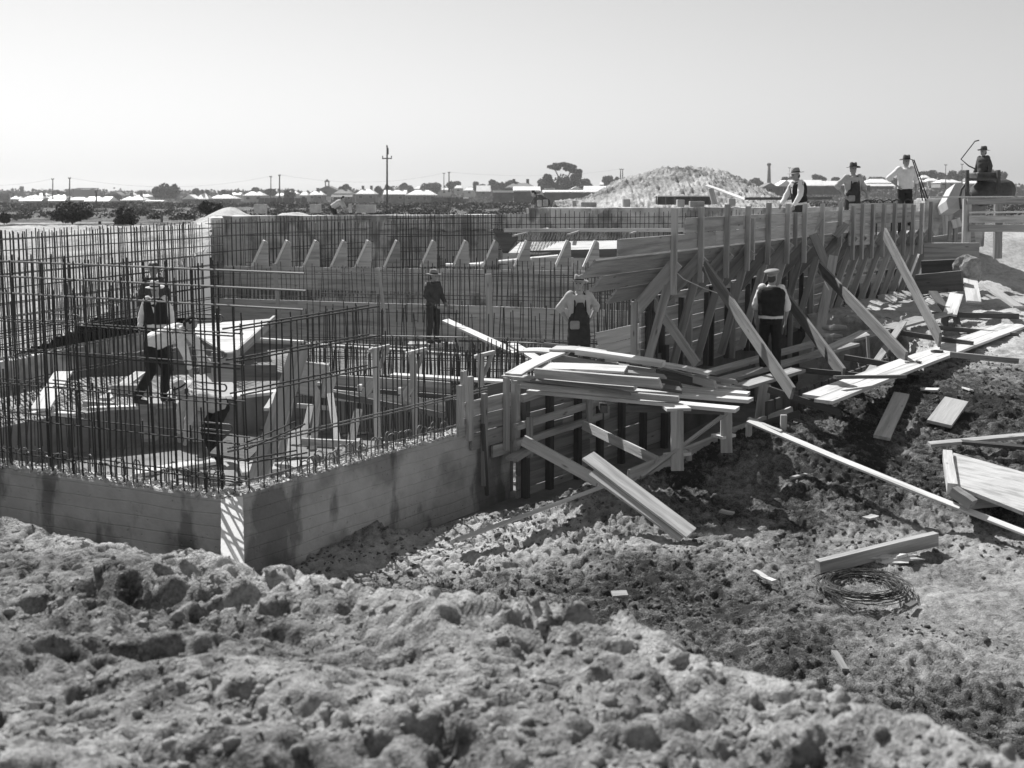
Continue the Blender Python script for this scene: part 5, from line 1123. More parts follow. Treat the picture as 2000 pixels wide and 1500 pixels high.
# ================================================================= MIXER AND GEAR AT THE RIGHT EDGE
YM = 33.0
mx = thing('concrete_mixer', at(1900, 470, YM), 'concrete mixer with pale loading skip and bent guard rod at the right edge', 'machine')
def cyl(name, a, b, ra, rb, mat, par, n=20):
    bm = bmesh.new(); rcone(bm, a, b, ra, rb, n=n); me = bpy.data.meshes.new(name); bm.to_mesh(me); bm.free(); me.materials.append(mat); c = (Vector(a)+Vector(b))/2
    for v in me.vertices: v.co -= c
    return link(name, me, Matrix.Translation(c), par)
poly_prism('skip', [at(1882, 358, YM), at(1866, 358, YM), at(1848, 392, YM-.2), at(1852, 408, YM-.3), at(1876, 408, YM-.3), at(1886, 380, YM)], (0, -1, .3), .7, M['sheet'], mx)
tube('skip_rim', [at(1888, 356, YM-.4), at(1878, 370, YM-.4), at(1874, 388, YM-.4), at(1877, 408, YM-.5)], .035, M['iron'], mx)
cyl('drum', at(1920, 378, YM+.3), at(1960, 372, YM+.3), .4, .36, M['iron'], mx)
link('engine_box', box_mesh('engine_box', .6, .8, .25, M['iron'], .03), Matrix.Translation(at(1918, 345, YM)), mx)
for px in (1889, 1950): board('frame_post', at(px, 332, YM-.5), at(px, 405, YM-.5), .09, .09, (1, 0, 0), M['iron'], mx, bow=0)
for a, b in (((1889, 378), (1905, 395)), ((1905, 395), (1950, 380)), ((1889, 350), (1950, 350))): board('frame_rail', at(*a, YM-.55), at(*b, YM-.55), .06, .06, UP, M['iron'], mx, bow=0)
tube('guard_rod', [at(1912, 274, YM), at(1904, 276, YM), at(1898, 284, YM), at(1877, 311, YM), at(1892, 324, YM), at(1905, 330, YM)], .02, M['iron'], mx)
p = at(1922, 286, YM+.3); p = Vector((p.x, p.y, p.z-1.78))
person('man in dark clothes standing on the mixer at the right edge', p, -1.2, dict(), 'shirt_dark', 'cloth_dark', hatmat='hat_dark', sleeve='long', seed=14, voxel=.02)
tf = thing('timber_frame', at(1900, 520, 30.5), 'timber staging frame below the mixer at the right edge', 'staging')
for a, b, w in (((1889, 388), (1886, 505), .22), ((1867, 425), (1865, 475), .1), ((1950, 388), (1948, 505), .22), ((1856, 432), (1854, 470), .08)): board('post', at(*a, 30.5), at(*b, 30.5), w, .1, (1, 0, 0), M['wood'], tf, bow=0)
for a, b, w, m_ in (((1889, 393), (2000, 393), .18, 'wood'), ((1892, 415), (2000, 414), .05, 'wood_white'), ((1815, 385), (2000, 384), .04, 'wood_white'), ((1866, 428), (1870, 444), .25, 'wood_white'), ((1892, 428), (2000, 428), .2, 'wood'), ((1892, 446), (2000, 446), .2, 'wood')): board('rail', at(*a, 30.4), at(*b, 30.4), w, .05, UP, M[m_], tf, bow=0)
pk = thing('pier', at(1850, 470, 33.5), 'pale concrete pier with vertical boards beyond the formwork at the right', 'pier')
link('pier_body', box_mesh('pier_body', 1.9, .8, 1.5, M['concrete'], .03), Matrix.Translation(at(1855, 434, 34)), pk)
link('pier_body', box_mesh('pier_body', 1.0, .6, 1.1, M['concrete'], .03), Matrix.Translation(at(1820, 424, 34.5)), pk)
for px in (1842, 1848): board('facing_board', at(px, 412, 33.4), at(px+3, 458, 33.3), .09, .04, (1, 0, 0), M['wood_pale'], pk, bow=0)
for i, (a, b, ya, w, m_) in enumerate((((1812, 480), (1905, 468), 32, .5, 'wood'), ((1805, 492), (1912, 492), 30, .5, 'wood'), ((1800, 530), (1905, 525), 28, .55, 'wood_dark'), ((1790, 556), (1880, 548), 27, .5, 'wood_dark'))):
    plank(('upper pale board deck right of the formwork', 'second board deck right of the formwork', 'dark board deck with a rounded end right of the formwork', 'lowest dark deck boards right of the formwork')[i], at(*a, ya), at(*b, ya-.5), w, .3, m_, UP, 'deck boards right of the formwork', bow=0)
tag(blobby('earth_filled_sack', at(1890, 528, 27.3), .33, .3, .42, M['clod'], 5, 3, .3), 'dark lumpy sack hanging at the end of the dark deck', 'sack')
for i, (a, b, ya, yb, w, m_) in enumerate((((1838, 655, 0), (1850, 690, 0), 23.5, 21, .12, 'wood_dark'), ((1868, 575, 0), (1855, 615, 0), 26, 24.5, .3, 'wood_white'), ((1822, 570, 0), (1848, 605, 0), 26, 25, .2, 'wood_dark'), ((1848, 600, 0), (1842, 650, 0), 25, 24, .16, 'wood_dark'), ((1895, 545, 0), (1902, 590, 0), 27, 25, .32, 'wood_white'),
        ((1930, 560, 0), (1990, 600, 0), 26, 24, .25, 'wood'), ((1865, 605, 0), (1872, 650, 0), 25, 24, .14, 'wood_dark'))):
    plank(('dark stub leaning near the walkway\'s far end', 'white board standing askew in the sand at the right', 'dark forked prop beside the askew white board', 'upright dark post under the forked prop', 'white board near the right edge below the sack', 'grey board at the far right edge in the sand', 'dark post behind the askew white board')[i], at(a[0], a[1], ya), at(b[0], b[1], yb), w, .05, m_, (1, 0, 0), 'litter of boards on the sand at the right')
tag(tube('bent_rod', [at(1780, 585, 26), at(1850, 567, 26.5), at(1910, 548, 27)], .02, M['iron']), 'long dark rod lying across the sand right of the prop', 'rod')
for px, a in ((1835, 1), (1828, 2), (1871, 3)):
    pass
for i, q in enumerate(([(1782, 312), (1808, 392)], [(1785, 312), (1812, 388)], [(1795, 352), (1802, 392)])):
    p0, p1 = at(*q[0], 30.2), at(*q[1], 30.2); tag(tube('steel_bar', [p0, p1], .018, M['bar'], n=5), ('left of two thin rods leaning beside the white-shirted man', 'right of two thin rods leaning beside the white-shirted man', 'short thick rod beside the two leaning rods')[i], 'steel rod')
# ================================================================= SPOIL HEAP
def heap(name, label, cx, cy, zb, prof, ry, n=150, mat=None):
    """prof: (x offset, height) pairs of the skyline"""
    xs = np.linspace(prof[0][0], prof[-1][0], n); ys = np.linspace(-ry, ry, 90); X, Y = np.meshgrid(xs, ys)
    h = np.interp(X, [p[0] for p in prof], [p[1] for p in prof]); Z = h*np.clip(1-(np.abs(Y)/ry)**1.35, 0, 1)
    gx, gy = X+cx, Y+cy
    Z = Z*(1+.05*fbm(gx, gy, 1.6, 3))+sstep(0, .5, Z)*((.35-np.abs(pn(gx/.5, gy/.5)))*.30+(.35-np.abs(pn(gx/.25, gy/.25)))*.30+(.3-np.abs(pn(gx/.15, gy/.15)))*.22)-.05
    V = np.stack([X.ravel(), Y.ravel(), Z.ravel()], 1); i, j = np.meshgrid(np.arange(n-1), np.arange(89)); a = (j*n+i).ravel(); F = np.stack([a, a+1, a+n+1, a+n], 1)
    me = mesh_np(name, V, F, mat or M['dirt']); at_ = me.attributes.new('soil_tone', 'FLOAT', 'POINT')
    d = .80+.45*fbm(gx, gy, 1.4, 3)-.30*sstep(.55, .95, Z/(h+.01)); at_.data.foreach_set('value', np.clip(d, 0, 1.2).ravel().astype(np.float32))
    o = link(name, me, Matrix.Translation((cx, cy, zb))); return tag(o, label, 'heap')
YH = 56; pc = at(1330, 380, YH); zb = -1.6; sc_ = YH/FPX
sky_ = [(1085, 397), (1140, 392), (1180, 372), (1215, 352), (1240, 346), (1270, 341), (1300, 330), (1335, 327), (1362, 330), (1395, 336), (1420, 340), (1450, 354), (1480, 370), (1515, 386), (1560, 399)]
prof = [((px-1330)*sc_, at(px, py, YH).z-zb) for px, py in sky_]
heap('spoil_heap', 'big pale spoil heap with a stony crest behind the tank wall, right of centre', pc.x, YH, zb, prof, 8.5, 260)
sh = thing('lean_to', at(1330, 398, 46), 'low dark open lean-to with a white flat roof in front of the spoil heap', 'shed')
board('roof_sheet', at(1281, 383, 47), at(1390, 383, 47), 1.2, .05, (0, 1, 0), M['wood_white'], sh, bow=0)
board('back_wall', at(1284, 391, 47.4), at(1388, 391, 47.4), .4, .05, UP, M['iron'], sh, bow=0)
for px in (1282, 1300, 1318, 1350, 1388): board('post', at(px, 383, 46.5), at(px, 399, 46.5), .06, .06, (1, 0, 0), M['wood_dark'], sh, bow=0)
plank('dark thick plank leaning upright on the tank wall before the heap', at(1388, 369, 40.5), at(1396, 398, 40.2), .2, .08, 'wood', (1, 0, 0))
plank('long pale board running down the heap towards the right', at(1380, 362, 46), at(1462, 392, 43), .14, .05, 'wood_white', (1, 0, .3))
plank('dark long beam lying on the wall beneath the leaning man', at(1455, 388, 40.5), at(1625, 387, 40.8), .1, .1, 'wood_dark', UP)

# ================================================================= TREES
def leaf_crown(name, c, rx, ry, rz, n, size, mat, parent=None, seed=0, lobes=7, flat=.35):
    rs = np.random.RandomState(seed); L = rs.randn(lobes, 3); L /= np.linalg.norm(L, axis=1)[:, None]; L[:, 2] = L[:, 2]*.8+.05; L *= rs.uniform(.35, .75, (lobes, 1)); R_ = rs.uniform(.30, .52, lobes)
    k = rs.randint(0, lobes, n); d = rs.randn(n, 3); d /= np.linalg.norm(d, axis=1)[:, None]; p = L[k]+d*R_[k][:, None]*(rs.rand(n, 1)**.35); p[:, 2] = np.where(p[:, 2] < -flat-.35, -flat-.3*rs.rand(n), p[:, 2])
    p = p*np.array([rx, ry, rz])*1.05
    a = rs.randn(n, 3); a /= np.linalg.norm(a, axis=1)[:, None]; b = np.cross(a, rs.randn(n, 3)); b /= np.linalg.norm(b, axis=1)[:, None]
    s = size*rs.uniform(.6, 1.4, (n, 1)); V = np.stack([p-a*s*.5, p+b*s*.35, p+a*s*.5, p-b*s*.35], 1).reshape(-1, 3); F = np.arange(n*4).reshape(-1, 4)
    return link(name, mesh_np(name, V, F, mat, False), Matrix.Translation(c), parent)
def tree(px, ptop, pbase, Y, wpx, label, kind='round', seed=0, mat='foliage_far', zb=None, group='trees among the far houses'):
    s = Y/FPX; top = at(px, ptop, Y).z; base = at(px, pbase, Y).z; H_ = top-base; r = wpx*s/2; x = at(px, pbase, Y).x
    t = thing('tree', (x, Y, base-.3), label, 'tree', group)
    zt = base+H_*(.35 if kind != 'gum' else .55)
    tube('trunk', [(x, Y, base-.5), (x+r*.05, Y, base+H_*.3), (x+r*.1, Y, zt+H_*.1)], max(.05, H_*.03), M['bark'], t, rs=[H_*.035, H_*.028, H_*.018])
    n = int(min(4200, 700+wpx*45)); size = max(.12, 2.2*s)*(1.7 if Y > 100 else .9)
    if kind == 'gum':
        for i, (dx, dz, rx, rz) in enumerate(((-.25, .88, .62, .11), (.3, .84, .5, .12), (0, .93, .5, .09), (-.78, .62, .3, .11), (.82, .72, .22, .1), (.05, .46, .75, .30), (-.55, .42, .45, .24), (.38, .52, .5, .30))):
            leaf_crown('crown', Vector((x+dx*r, Y, base+dz*H_)), rx*r, rx*r*.9, rz*H_, 1500, size*1.1, M[mat], t, seed+i, 6)
        for i, (dx, dz) in enumerate(((-.45, .85), (.4, .82), (-.6, .5), (.7, .66))): tube('limb', [(x, Y, base+H_*.3), (x+dx*r*.5, Y, base+H_*(.3+dz)*.5+H_*.05), (x+dx*r, Y, base+dz*H_)], H_*.014, M['bark'], t)
    else:
        f = 0.52 if kind == 'round' else .5
        leaf_crown('crown', Vector((x, Y, base+H_*f)), r, r, H_*.56, n, size, M[mat], t, seed, 9)
    return t
tree(140, 386, 441, 55, 96, 'large dark bush on the field, left of the two near bushes', 'bush', 1, 'foliage', group='bushes on the field')
tree(250, 404, 445, 54, 66, 'smaller dark ragged bush on the field, right of the large bush', 'bush', 2, 'foliage', group='bushes on the field')
tree(410, 388, 424, 62, 46, 'dark bush behind the left white sand heap', 'bush', 3, 'foliage', group='bushes on the field')
tree(8, 415, 437, 58, 30, 'dark bush cut by the left edge of the photo', 'bush', 4, 'foliage', group='bushes on the field')
tree(1100, 317, 398, 430, 76, 'tall spreading gum tree standing high above all the others', 'gum', 5)
TR = [(320, 360, 392, 400, 48, 'broad dark tree with an open right side, among the left houses'), (343, 362, 390, 402, 22, 'tree joined to the broad dark one on its right'), (528, 368, 384, 420, 30, 'low rounded tree right of the first pair of left-centre poles'),
      (565, 371, 396, 330, 22, 'narrow dark tree just right of the left-centre poles'), (497, 366, 380, 450, 22, 'grey tree between white roofs, left-centre'), (672, 361, 378, 430, 28, 'flat-topped tree behind the dark verandah house'),
      (738, 364, 388, 380, 18, 'narrow dark tree left of the tall pole'), (757, 362, 380, 430, 16, 'small tree right behind the tall pole'), (795, 358, 378, 520, 30, 'pale distant tree right of the tall pole'),
      (840, 357, 380, 500, 40, 'wide distant tree between the tall pole and the right-centre poles'), (885, 353, 374, 500, 30, 'rounded tree just right of the right-centre poles'), (935, 354, 376, 500, 30, 'dark tree behind the bright skewed roof'),
      (965, 352, 374, 480, 34, 'leafy tree above the twin-roofed shed, left'), (1005, 351, 372, 480, 36, 'leafy tree above the twin-roofed shed, right'), (985, 354, 376, 470, 22, 'small dark tree before the leafy pair'), (1062, 348, 375, 470, 26, 'dark tree just left of the gum tree'),
      (1145, 350, 374, 470, 34, 'tree on the right of the gum tree'), (1188, 344, 368, 500, 26, 'rounded treetop above the heap\'s left flank'), (1205, 346, 366, 500, 16, 'small treetop next to the twin poles'), (1475, 349, 366, 520, 30, 'treetop left of the chimney'),
      (1430, 350, 368, 520, 24, 'treetop showing over the heap\'s right shoulder'), (1540, 343, 362, 520, 40, 'trees behind the leaning man\'s hat'), (1595, 340, 360, 520, 34, 'tree between the leaning man and the overalls man'), (1635, 345, 360, 520, 24, 'low tree left of the overalls man'),
      (1682, 338, 362, 500, 14, 'slim round tree just right of the overalls man'), (1712, 343, 362, 500, 36, 'broad tree between the two right-hand men'), (1745, 346, 362, 500, 22, 'small tree left of the white-shirted man'),
      (1815, 331, 362, 520, 52, 'big pale tree mass right of the white-shirted man'), (1868, 331, 360, 520, 40, 'pale tree left of the mixer'), (1845, 336, 358, 540, 30, 'tree filling the gap between the two pale ones'),
      (10, 376, 396, 420, 20, 'low tree at the left edge of the town'), (115, 372, 390, 420, 26, 'low tree behind the verandah houses'), (225, 380, 392, 420, 30, 'shrubby tree before the gabled house'), (440, 372, 386, 450, 24, 'low tree behind the right end of the left houses'),
      (385, 368, 382, 460, 20, 'small round tree above the double-gabled house'), (625, 372, 386, 420, 24, 'small tree near the belfry'), (1940, 332, 362, 520, 60, 'trees at the far right behind the mixer')]
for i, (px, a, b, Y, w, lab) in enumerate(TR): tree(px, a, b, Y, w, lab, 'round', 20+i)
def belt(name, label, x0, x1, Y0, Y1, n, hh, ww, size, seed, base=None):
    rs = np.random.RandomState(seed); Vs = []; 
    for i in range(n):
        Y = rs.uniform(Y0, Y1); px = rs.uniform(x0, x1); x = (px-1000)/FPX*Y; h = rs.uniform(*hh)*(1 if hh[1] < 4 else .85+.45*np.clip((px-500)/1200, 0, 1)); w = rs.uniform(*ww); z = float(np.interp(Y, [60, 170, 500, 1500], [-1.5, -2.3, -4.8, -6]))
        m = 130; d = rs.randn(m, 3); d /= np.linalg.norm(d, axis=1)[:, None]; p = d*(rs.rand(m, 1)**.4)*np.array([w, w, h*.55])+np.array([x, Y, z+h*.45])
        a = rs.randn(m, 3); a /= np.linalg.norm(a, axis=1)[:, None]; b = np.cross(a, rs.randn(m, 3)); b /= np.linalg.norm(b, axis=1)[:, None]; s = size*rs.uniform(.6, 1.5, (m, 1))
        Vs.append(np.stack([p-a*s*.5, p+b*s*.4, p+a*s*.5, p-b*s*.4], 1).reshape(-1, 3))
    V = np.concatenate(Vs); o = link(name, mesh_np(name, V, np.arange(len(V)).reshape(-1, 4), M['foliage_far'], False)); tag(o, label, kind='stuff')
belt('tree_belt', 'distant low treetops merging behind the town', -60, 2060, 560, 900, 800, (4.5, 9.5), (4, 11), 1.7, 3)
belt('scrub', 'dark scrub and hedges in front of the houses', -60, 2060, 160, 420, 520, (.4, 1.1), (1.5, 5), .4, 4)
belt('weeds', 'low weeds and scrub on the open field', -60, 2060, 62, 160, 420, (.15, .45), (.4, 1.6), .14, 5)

# ================================================================= HOUSES
def house(px0, px1, proof, peave, pbase, Y, label, roof='hip', rm='roof_white', wm='wall_dark', chim=1, win=3, group='houses of the far town', ver=False, name='house', dep=9.0):
    s = Y/FPX; x0 = at(px0, pbase, Y).x; x1 = at(px1, pbase, Y).x; zb = at(0, pbase, Y).z-.6; ze = at(0, peave, Y).z; zr = at(0, proof, Y).z; L = x1-x0; dep = min(dep, L*.9+2)
    t = thing(name, ((x0+x1)/2, Y, zb), label, 'house' if name == 'house' else name.replace('_', ' '), group)
    me = box_mesh('wall', L*.94, dep*.92, ze-zb+.2, M[wm], 0); link('wall', me, Matrix.Translation(((x0+x1)/2, Y+dep/2, (zb+ze+.2)/2)), t)
    k = .28*L if roof == 'hip' else 0
    if roof == 'gable_end': V = [(x0, Y, ze), (x1, Y, ze), (x1, Y+dep, ze), (x0, Y+dep, ze), ((x0+x1)/2, Y, zr), ((x0+x1)/2, Y+dep, zr)]; F = [(0, 1, 4), (1, 2, 5, 4), (2, 3, 5), (3, 0, 4, 5), (3, 2, 1, 0)]
    elif roof == 'flat': V = [(x0, Y, ze), (x1, Y, ze), (x1, Y+dep, ze), (x0, Y+dep, ze), (x0, Y, zr), (x1, Y, zr), (x1, Y+dep, zr), (x0, Y+dep, zr)]; F = [(0, 1, 5, 4), (1, 2, 6, 5), (2, 3, 7, 6), (3, 0, 4, 7), (4, 5, 6, 7), (3, 2, 1, 0)]
    else: V = [(x0, Y, ze), (x1, Y, ze), (x1, Y+dep, ze), (x0, Y+dep, ze), (x0+k, Y+dep/2, zr), (x1-k, Y+dep/2, zr)]; F = [(0, 1, 5, 4), (1, 2, 5), (2, 3, 4, 5), (3, 0, 4), (3, 2, 1, 0)]
    c = Vector(((x0+x1)/2, Y, ze)); rf = link('roof', mesh_py('roof', [Vector(v)-c for v in V], F, M[rm]), Matrix.Translation(c), t)
    for i in range(chim):
        xc = x0+L*(i+.7)/(chim+.4); hz = zr-ze; link('chimney', box_mesh('chimney', max(.8, 2.2*s), .9, hz*.9+1.2, M['wall_dark'], 0), Matrix.Translation((xc, Y+dep*.55, ze+hz*.55+.5)), rf)
    for i in range(win):
        xc = x0+L*(.5+i)/win; f = link('window', box_mesh('window', min(1.3, L/win*.45), .1, min(1.5, (ze-zb)*.35), M['wall_pale'], 0), Matrix.Translation((xc, Y+dep*.04-.02, ze-(ze-zb)*.32)), t)
        link('pane', box_mesh('pane', min(1.1, L/win*.38), .06, min(1.3, (ze-zb)*.30), M['glass'], 0), Matrix.Translation((xc, Y+dep*.04-.08, ze-(ze-zb)*.32)), f)
    if ver:
        V = [(x0-.3, Y-2, ze-.9), (x1+.3, Y-2, ze-.9), (x1+.3, Y, ze-.15), (x0-.3, Y, ze-.15)]; V += [(a, b, c_-.08) for a, b, c_ in V]; link('verandah_roof', mesh_py('verandah_roof', V, [(0, 1, 2, 3), (7, 6, 5, 4), (0, 4, 5, 1), (1, 5, 6, 2), (2, 6, 7, 3), (3, 7, 4, 0)], M[rm]), None, t)
        for i in range(4): bar('verandah_post', (x0+L*i/3, Y-1.9, zb), (x0+L*i/3, Y-1.9, ze-.9), .12, t)
    return t
HS = [
 (18, 40, 383, 389, 397, 420, 'small cottage below the far tower, left edge', 'hip', 'roof_white', 'wall_pale', 1, 2, False),
 (43, 84, 381, 387, 399, 380, 'verandah cottage at the left with white roof and dark front', 'hip', 'roof_white', 'wall_dark', 3, 3, True),
 (90, 129, 380, 387, 399, 385, 'second verandah cottage, right of the first', 'hip', 'roof_white', 'wall_dark', 3, 3, True),
 (129, 166, 385, 391, 399, 350, 'low hipped cottage beside the second pole from the left', 'hip', 'roof_white', 'wall_pale', 0, 2, False),
 (164, 212, 384, 393, 400, 330, 'long bright-roofed cottage under the flat-topped block', 'gable', 'roof_white', 'wall_dark', 1, 3, False),
 (215, 237, 374, 382, 392, 460, 'dark gable-ended building with pointed roof', 'gable_end', 'roof_grey', 'wall_dark', 0, 1, False),
 (234, 280, 383, 391, 399, 345, 'cottage with bright roof and twin chimneys left of the broad tree', 'hip', 'roof_white', 'wall_dark', 2, 3, False),
 (279, 315, 391, 394, 402, 300, 'long low shed with a thin white roof line', 'gable', 'roof_white', 'wall_dark', 0, 1, False),
 (356, 384, 380, 389, 402, 320, 'left half of the double-gabled white-roofed house', 'gable_end', 'roof_white', 'wall_dark', 0, 1, False),
 (383, 408, 378, 389, 402, 322, 'right half of the double-gabled white-roofed house', 'hip', 'roof_white', 'wall_dark', 2, 1, False),
 (406, 458, 380, 388, 402, 330, 'wide white-roofed house behind the left sand heap', 'hip', 'roof_white', 'wall_dark', 2, 3, False),
 (474, 514, 374, 382, 394, 360, 'hipped white roof left of the first left-centre pole', 'hip', 'roof_white', 'wall_pale', 1, 2, False),
 (536, 556, 377, 383, 392, 380, 'small white roof between the left-centre poles and the narrow tree', 'hip', 'roof_white', 'wall_pale', 0, 1, False),
 (584, 602, 375, 382, 390, 380, 'tiny white-roofed house left of the belfry', 'hip', 'roof_white', 'wall_pale', 0, 1, False),
 (602, 632, 373, 381, 392, 390, 'white hipped roof just left of the belfry', 'hip', 'roof_white', 'wall_dark', 1, 2, False),
 (650, 688, 370, 379, 396, 340, 'house with grey roof and dark verandah, left of the tall pole', 'hip', 'roof_grey', 'wall_dark', 1, 3, True),
 (694, 734, 369, 379, 392, 360, 'bright-roofed house touching the narrow dark tree', 'hip', 'roof_white', 'wall_dark', 2, 2, False),
 (748, 793, 371, 380, 394, 350, 'white double roof right beside the tall pole', 'gable', 'roof_white', 'wall_dark', 2, 2, False),
 (792, 852, 371, 381, 396, 340, 'wide white-roofed house with a gable, right of the tall pole', 'hip', 'roof_white', 'wall_dark', 1, 4, False),
 (886, 904, 362, 368, 376, 480, 'tiny distant white roof above the right-centre trees', 'hip', 'roof_white', 'wall_pale', 0, 1, False),
 (882, 914, 386, 388, 396, 300, 'thin white-topped shed below the right-centre poles', 'flat', 'roof_white', 'wall_dark', 0, 1, False),
 (930, 958, 362, 374, 380, 400, 'skewed bright roof left of the twin-roofed shed', 'gable', 'roof_white', 'wall_dark', 0, 1, False),
 (962, 1003, 372, 376, 396, 260, 'left low part of the big plain-walled shed', 'flat', 'roof_white', 'wall_dark', 0, 0, False),
 (1002, 1056, 364, 373, 396, 262, 'right taller part of the big plain-walled shed with bright roof', 'gable', 'roof_white', 'wall_dark', 0, 0, False),
 (985, 1050, 357, 367, 380, 300, 'grey hipped roof with two chimneys behind the big plain-walled shed', 'hip', 'roof_grey', 'wall_dark', 2, 0, False),
 (1064, 1084, 368, 369, 378, 320, 'small white block-like house below the gum tree', 'flat', 'roof_white', 'wall_pale', 0, 1, False),
 (1060, 1172, 371, 376, 396, 262, 'very long low shed running up to the spoil heap', 'gable', 'roof_white', 'wall_dark', 0, 0, False),
 (1113, 1138, 364, 370, 376, 330, 'small white gable over the long low shed', 'gable_end', 'roof_white', 'wall_pale', 0, 1, False),
 (1142, 1200, 363, 372, 384, 300, 'bright sloping roof half hidden by the heap', 'gable', 'roof_white', 'wall_dark', 0, 0, False),
 (1488, 1522, 357, 366, 378, 300, 'grey gabled workshop at the foot of the chimney', 'gable_end', 'roof_grey', 'wall_dark', 0, 1, False),
 (1518, 1552, 352, 364, 378, 300, 'saw-tooth workshop with bright roof left of the leaning man', 'gable_end', 'roof_white', 'wall_dark', 0, 1, False),
 (1545, 1612, 351, 363, 376, 310, 'long bright workshop roof behind the leaning man', 'gable', 'roof_white', 'wall_dark', 0, 0, False),
 (1608, 1650, 353, 363, 376, 315, 'bright workshop roof left of the overalls man', 'gable', 'roof_white', 'wall_dark', 0, 0, False),
 (1692, 1748, 349, 358, 366, 360, 'white hipped-roof house between the two right-hand men', 'hip', 'roof_white', 'wall_dark', 0, 3, True),
 (1800, 1818, 342, 348, 356, 420, 'pale two-storey house right of the white-shirted man', 'hip', 'roof_white', 'wall_pale', 0, 2, False),
 (1784, 1812, 350, 356, 362, 380, 'low white roof behind the leaning rods', 'hip', 'roof_white', 'wall_pale', 0, 2, False),
 (1812, 1836, 348, 354, 360, 400, 'white-roofed house left of the far right poles', 'hip', 'roof_white', 'wall_pale', 0, 1, False),
 (1836, 1882, 350, 357, 363, 380, 'wide white roof beside the mixer', 'hip', 'roof_white', 'wall_pale', 1, 3, False),
 (1882, 1990, 352, 359, 366, 380, 'white roof behind the mixer at the far right', 'hip', 'roof_white', 'wall_pale', 1, 3, False)]
for h in HS: house(h[0], h[1], h[2], h[3], h[4], h[5], h[6], h[7], h[8], h[9], h[10], h[11], 'houses of the far town', h[12])
for i, (a, b, pr, pe, Y, rr_, lab) in enumerate([(0, 16, 384, 389, 460, 'hip', 'tiny roof at the very left edge of the town'), (66, 92, 377, 382, 520, 'hip', 'pale roof behind the gap between the two verandah cottages'), (244, 262, 376, 381, 520, 'gable_end', 'small gable peeping over the twin-chimney cottage'), (262, 292, 379, 384, 520, 'hip', 'faint roof left of the broad dark tree'),
  (425, 447, 372, 378, 520, 'hip', 'distant roof above the wide white house behind the sand heap'), (449, 470, 376, 381, 520, 'gable', 'low bright roof between the sand heap and the first centre pole'), (515, 530, 374, 379, 520, 'gable_end', 'small gable touching the left-centre poles'), (558, 582, 373, 379, 520, 'hip', 'hazy roof right of the narrow dark tree'),
  (634, 650, 372, 378, 520, 'gable', 'low roof at the foot of the belfry'), (733, 748, 368, 374, 520, 'hip', 'small roof squeezed between the dark tree and the tall pole'), (808, 832, 364, 369, 560, 'hip', 'pale upper roof behind the wide gabled white house'), (855, 880, 366, 371, 560, 'gable', 'faint low roof left of the right-centre poles'), (905, 928, 366, 372, 540, 'hip', 'small roof left of the skewed bright roof'),
  (1172, 1190, 356, 361, 560, 'gable', 'thin bright roof under the treetops left of the heap'), (1655, 1676, 352, 357, 540, 'hip', 'small pale roof just left of the overalls man'), (1748, 1762, 350, 355, 540, 'gable', 'sliver of roof left of the white-shirted man')]):
    house(a, b, pr, pe, pe+10, Y, lab, rr_, 'roof_white', 'wall_pale', i % 2, 1, 'houses of the far town')
# landmark shapes
bl_ = thing('gas_holder', at(171, 385, 520), 'flat-topped dark block with a thin rail on its roof, left of centre skyline', 'building')
link('tank_wall', box_mesh('tank_wall', 42*520/FPX, 8, 18*520/FPX, gmat('block_brick', .16, var=.1, scale=.3), .1), Matrix.Translation(at(171, 379, 520)), bl_)  # plain dark brick tone of the far block
for k in range(9): bar('rail_post', at(151+k*5, 371, 517), at(151+k*5, 367, 517), .18, bl_)
bar('rail', at(150, 368, 517), at(193, 368, 517), .2, bl_)
tw = thing('church_tower', at(43, 385, 600), 'small square tower rising over the cottages at the far left', 'tower')
link('tower', box_mesh('tower', 5*600/FPX, 2, 22*600/FPX, M['wall_dark'], 0), Matrix.Translation(at(43, 375, 600)), tw)
link('nave', mesh_py('nave', [(-3, 0, 0), (3, 0, 0), (0, 0, 3.2), (-3, 9, 0), (3, 9, 0), (0, 9, 3.2)], [(0, 1, 2), (3, 5, 4), (0, 2, 5, 3), (1, 4, 5, 2), (0, 3, 4, 1)], M['wall_dark']), Matrix.Translation(at(37, 385, 600)), tw)
bf_ = thing('belfry', at(640, 384, 450), 'gabled church with a little open belfry in the middle distance', 'church')
link('gable', mesh_py('gable', [(-6, 0, 0), (6, 0, 0), (6, 0, 2), (0, 0, 4.5), (-6, 0, 2), (-6, 12, 0), (6, 12, 0), (6, 12, 2), (0, 12, 4.5), (-6, 12, 2)], [(0, 1, 2, 3, 4), (9, 8, 7, 6, 5), (4, 3, 8, 9), (3, 2, 7, 8), (0, 4, 9, 5), (1, 6, 7, 2)], M['wall_dark']), Matrix.Translation(at(639, 384, 450)), bf_)
for dx in (-.7, .7): link('pillar', box_mesh('pillar', .4, .4, 3, M['wall_dark'], 0), Matrix.Translation(at(639, 363, 450)+Vector((dx, 0, .2))), bf_)
link('belfry_cap', mesh_py('belfry_cap', [(-1.2, -.6, 0), (1.2, -.6, 0), (1.2, .6, 0), (-1.2, .6, 0), (0, 0, 1.3)], [(0, 1, 4), (1, 2, 4), (2, 3, 4), (3, 0, 4), (3, 2, 1, 0)], M['wall_dark']), Matrix.Translation(at(639, 363, 450)+Vector((0, 0, 1.6))), bf_)
ch = thing('factory_chimney', at(1502, 366, 480), 'tall round brick chimney with a flared top, right of the spoil heap', 'chimney')
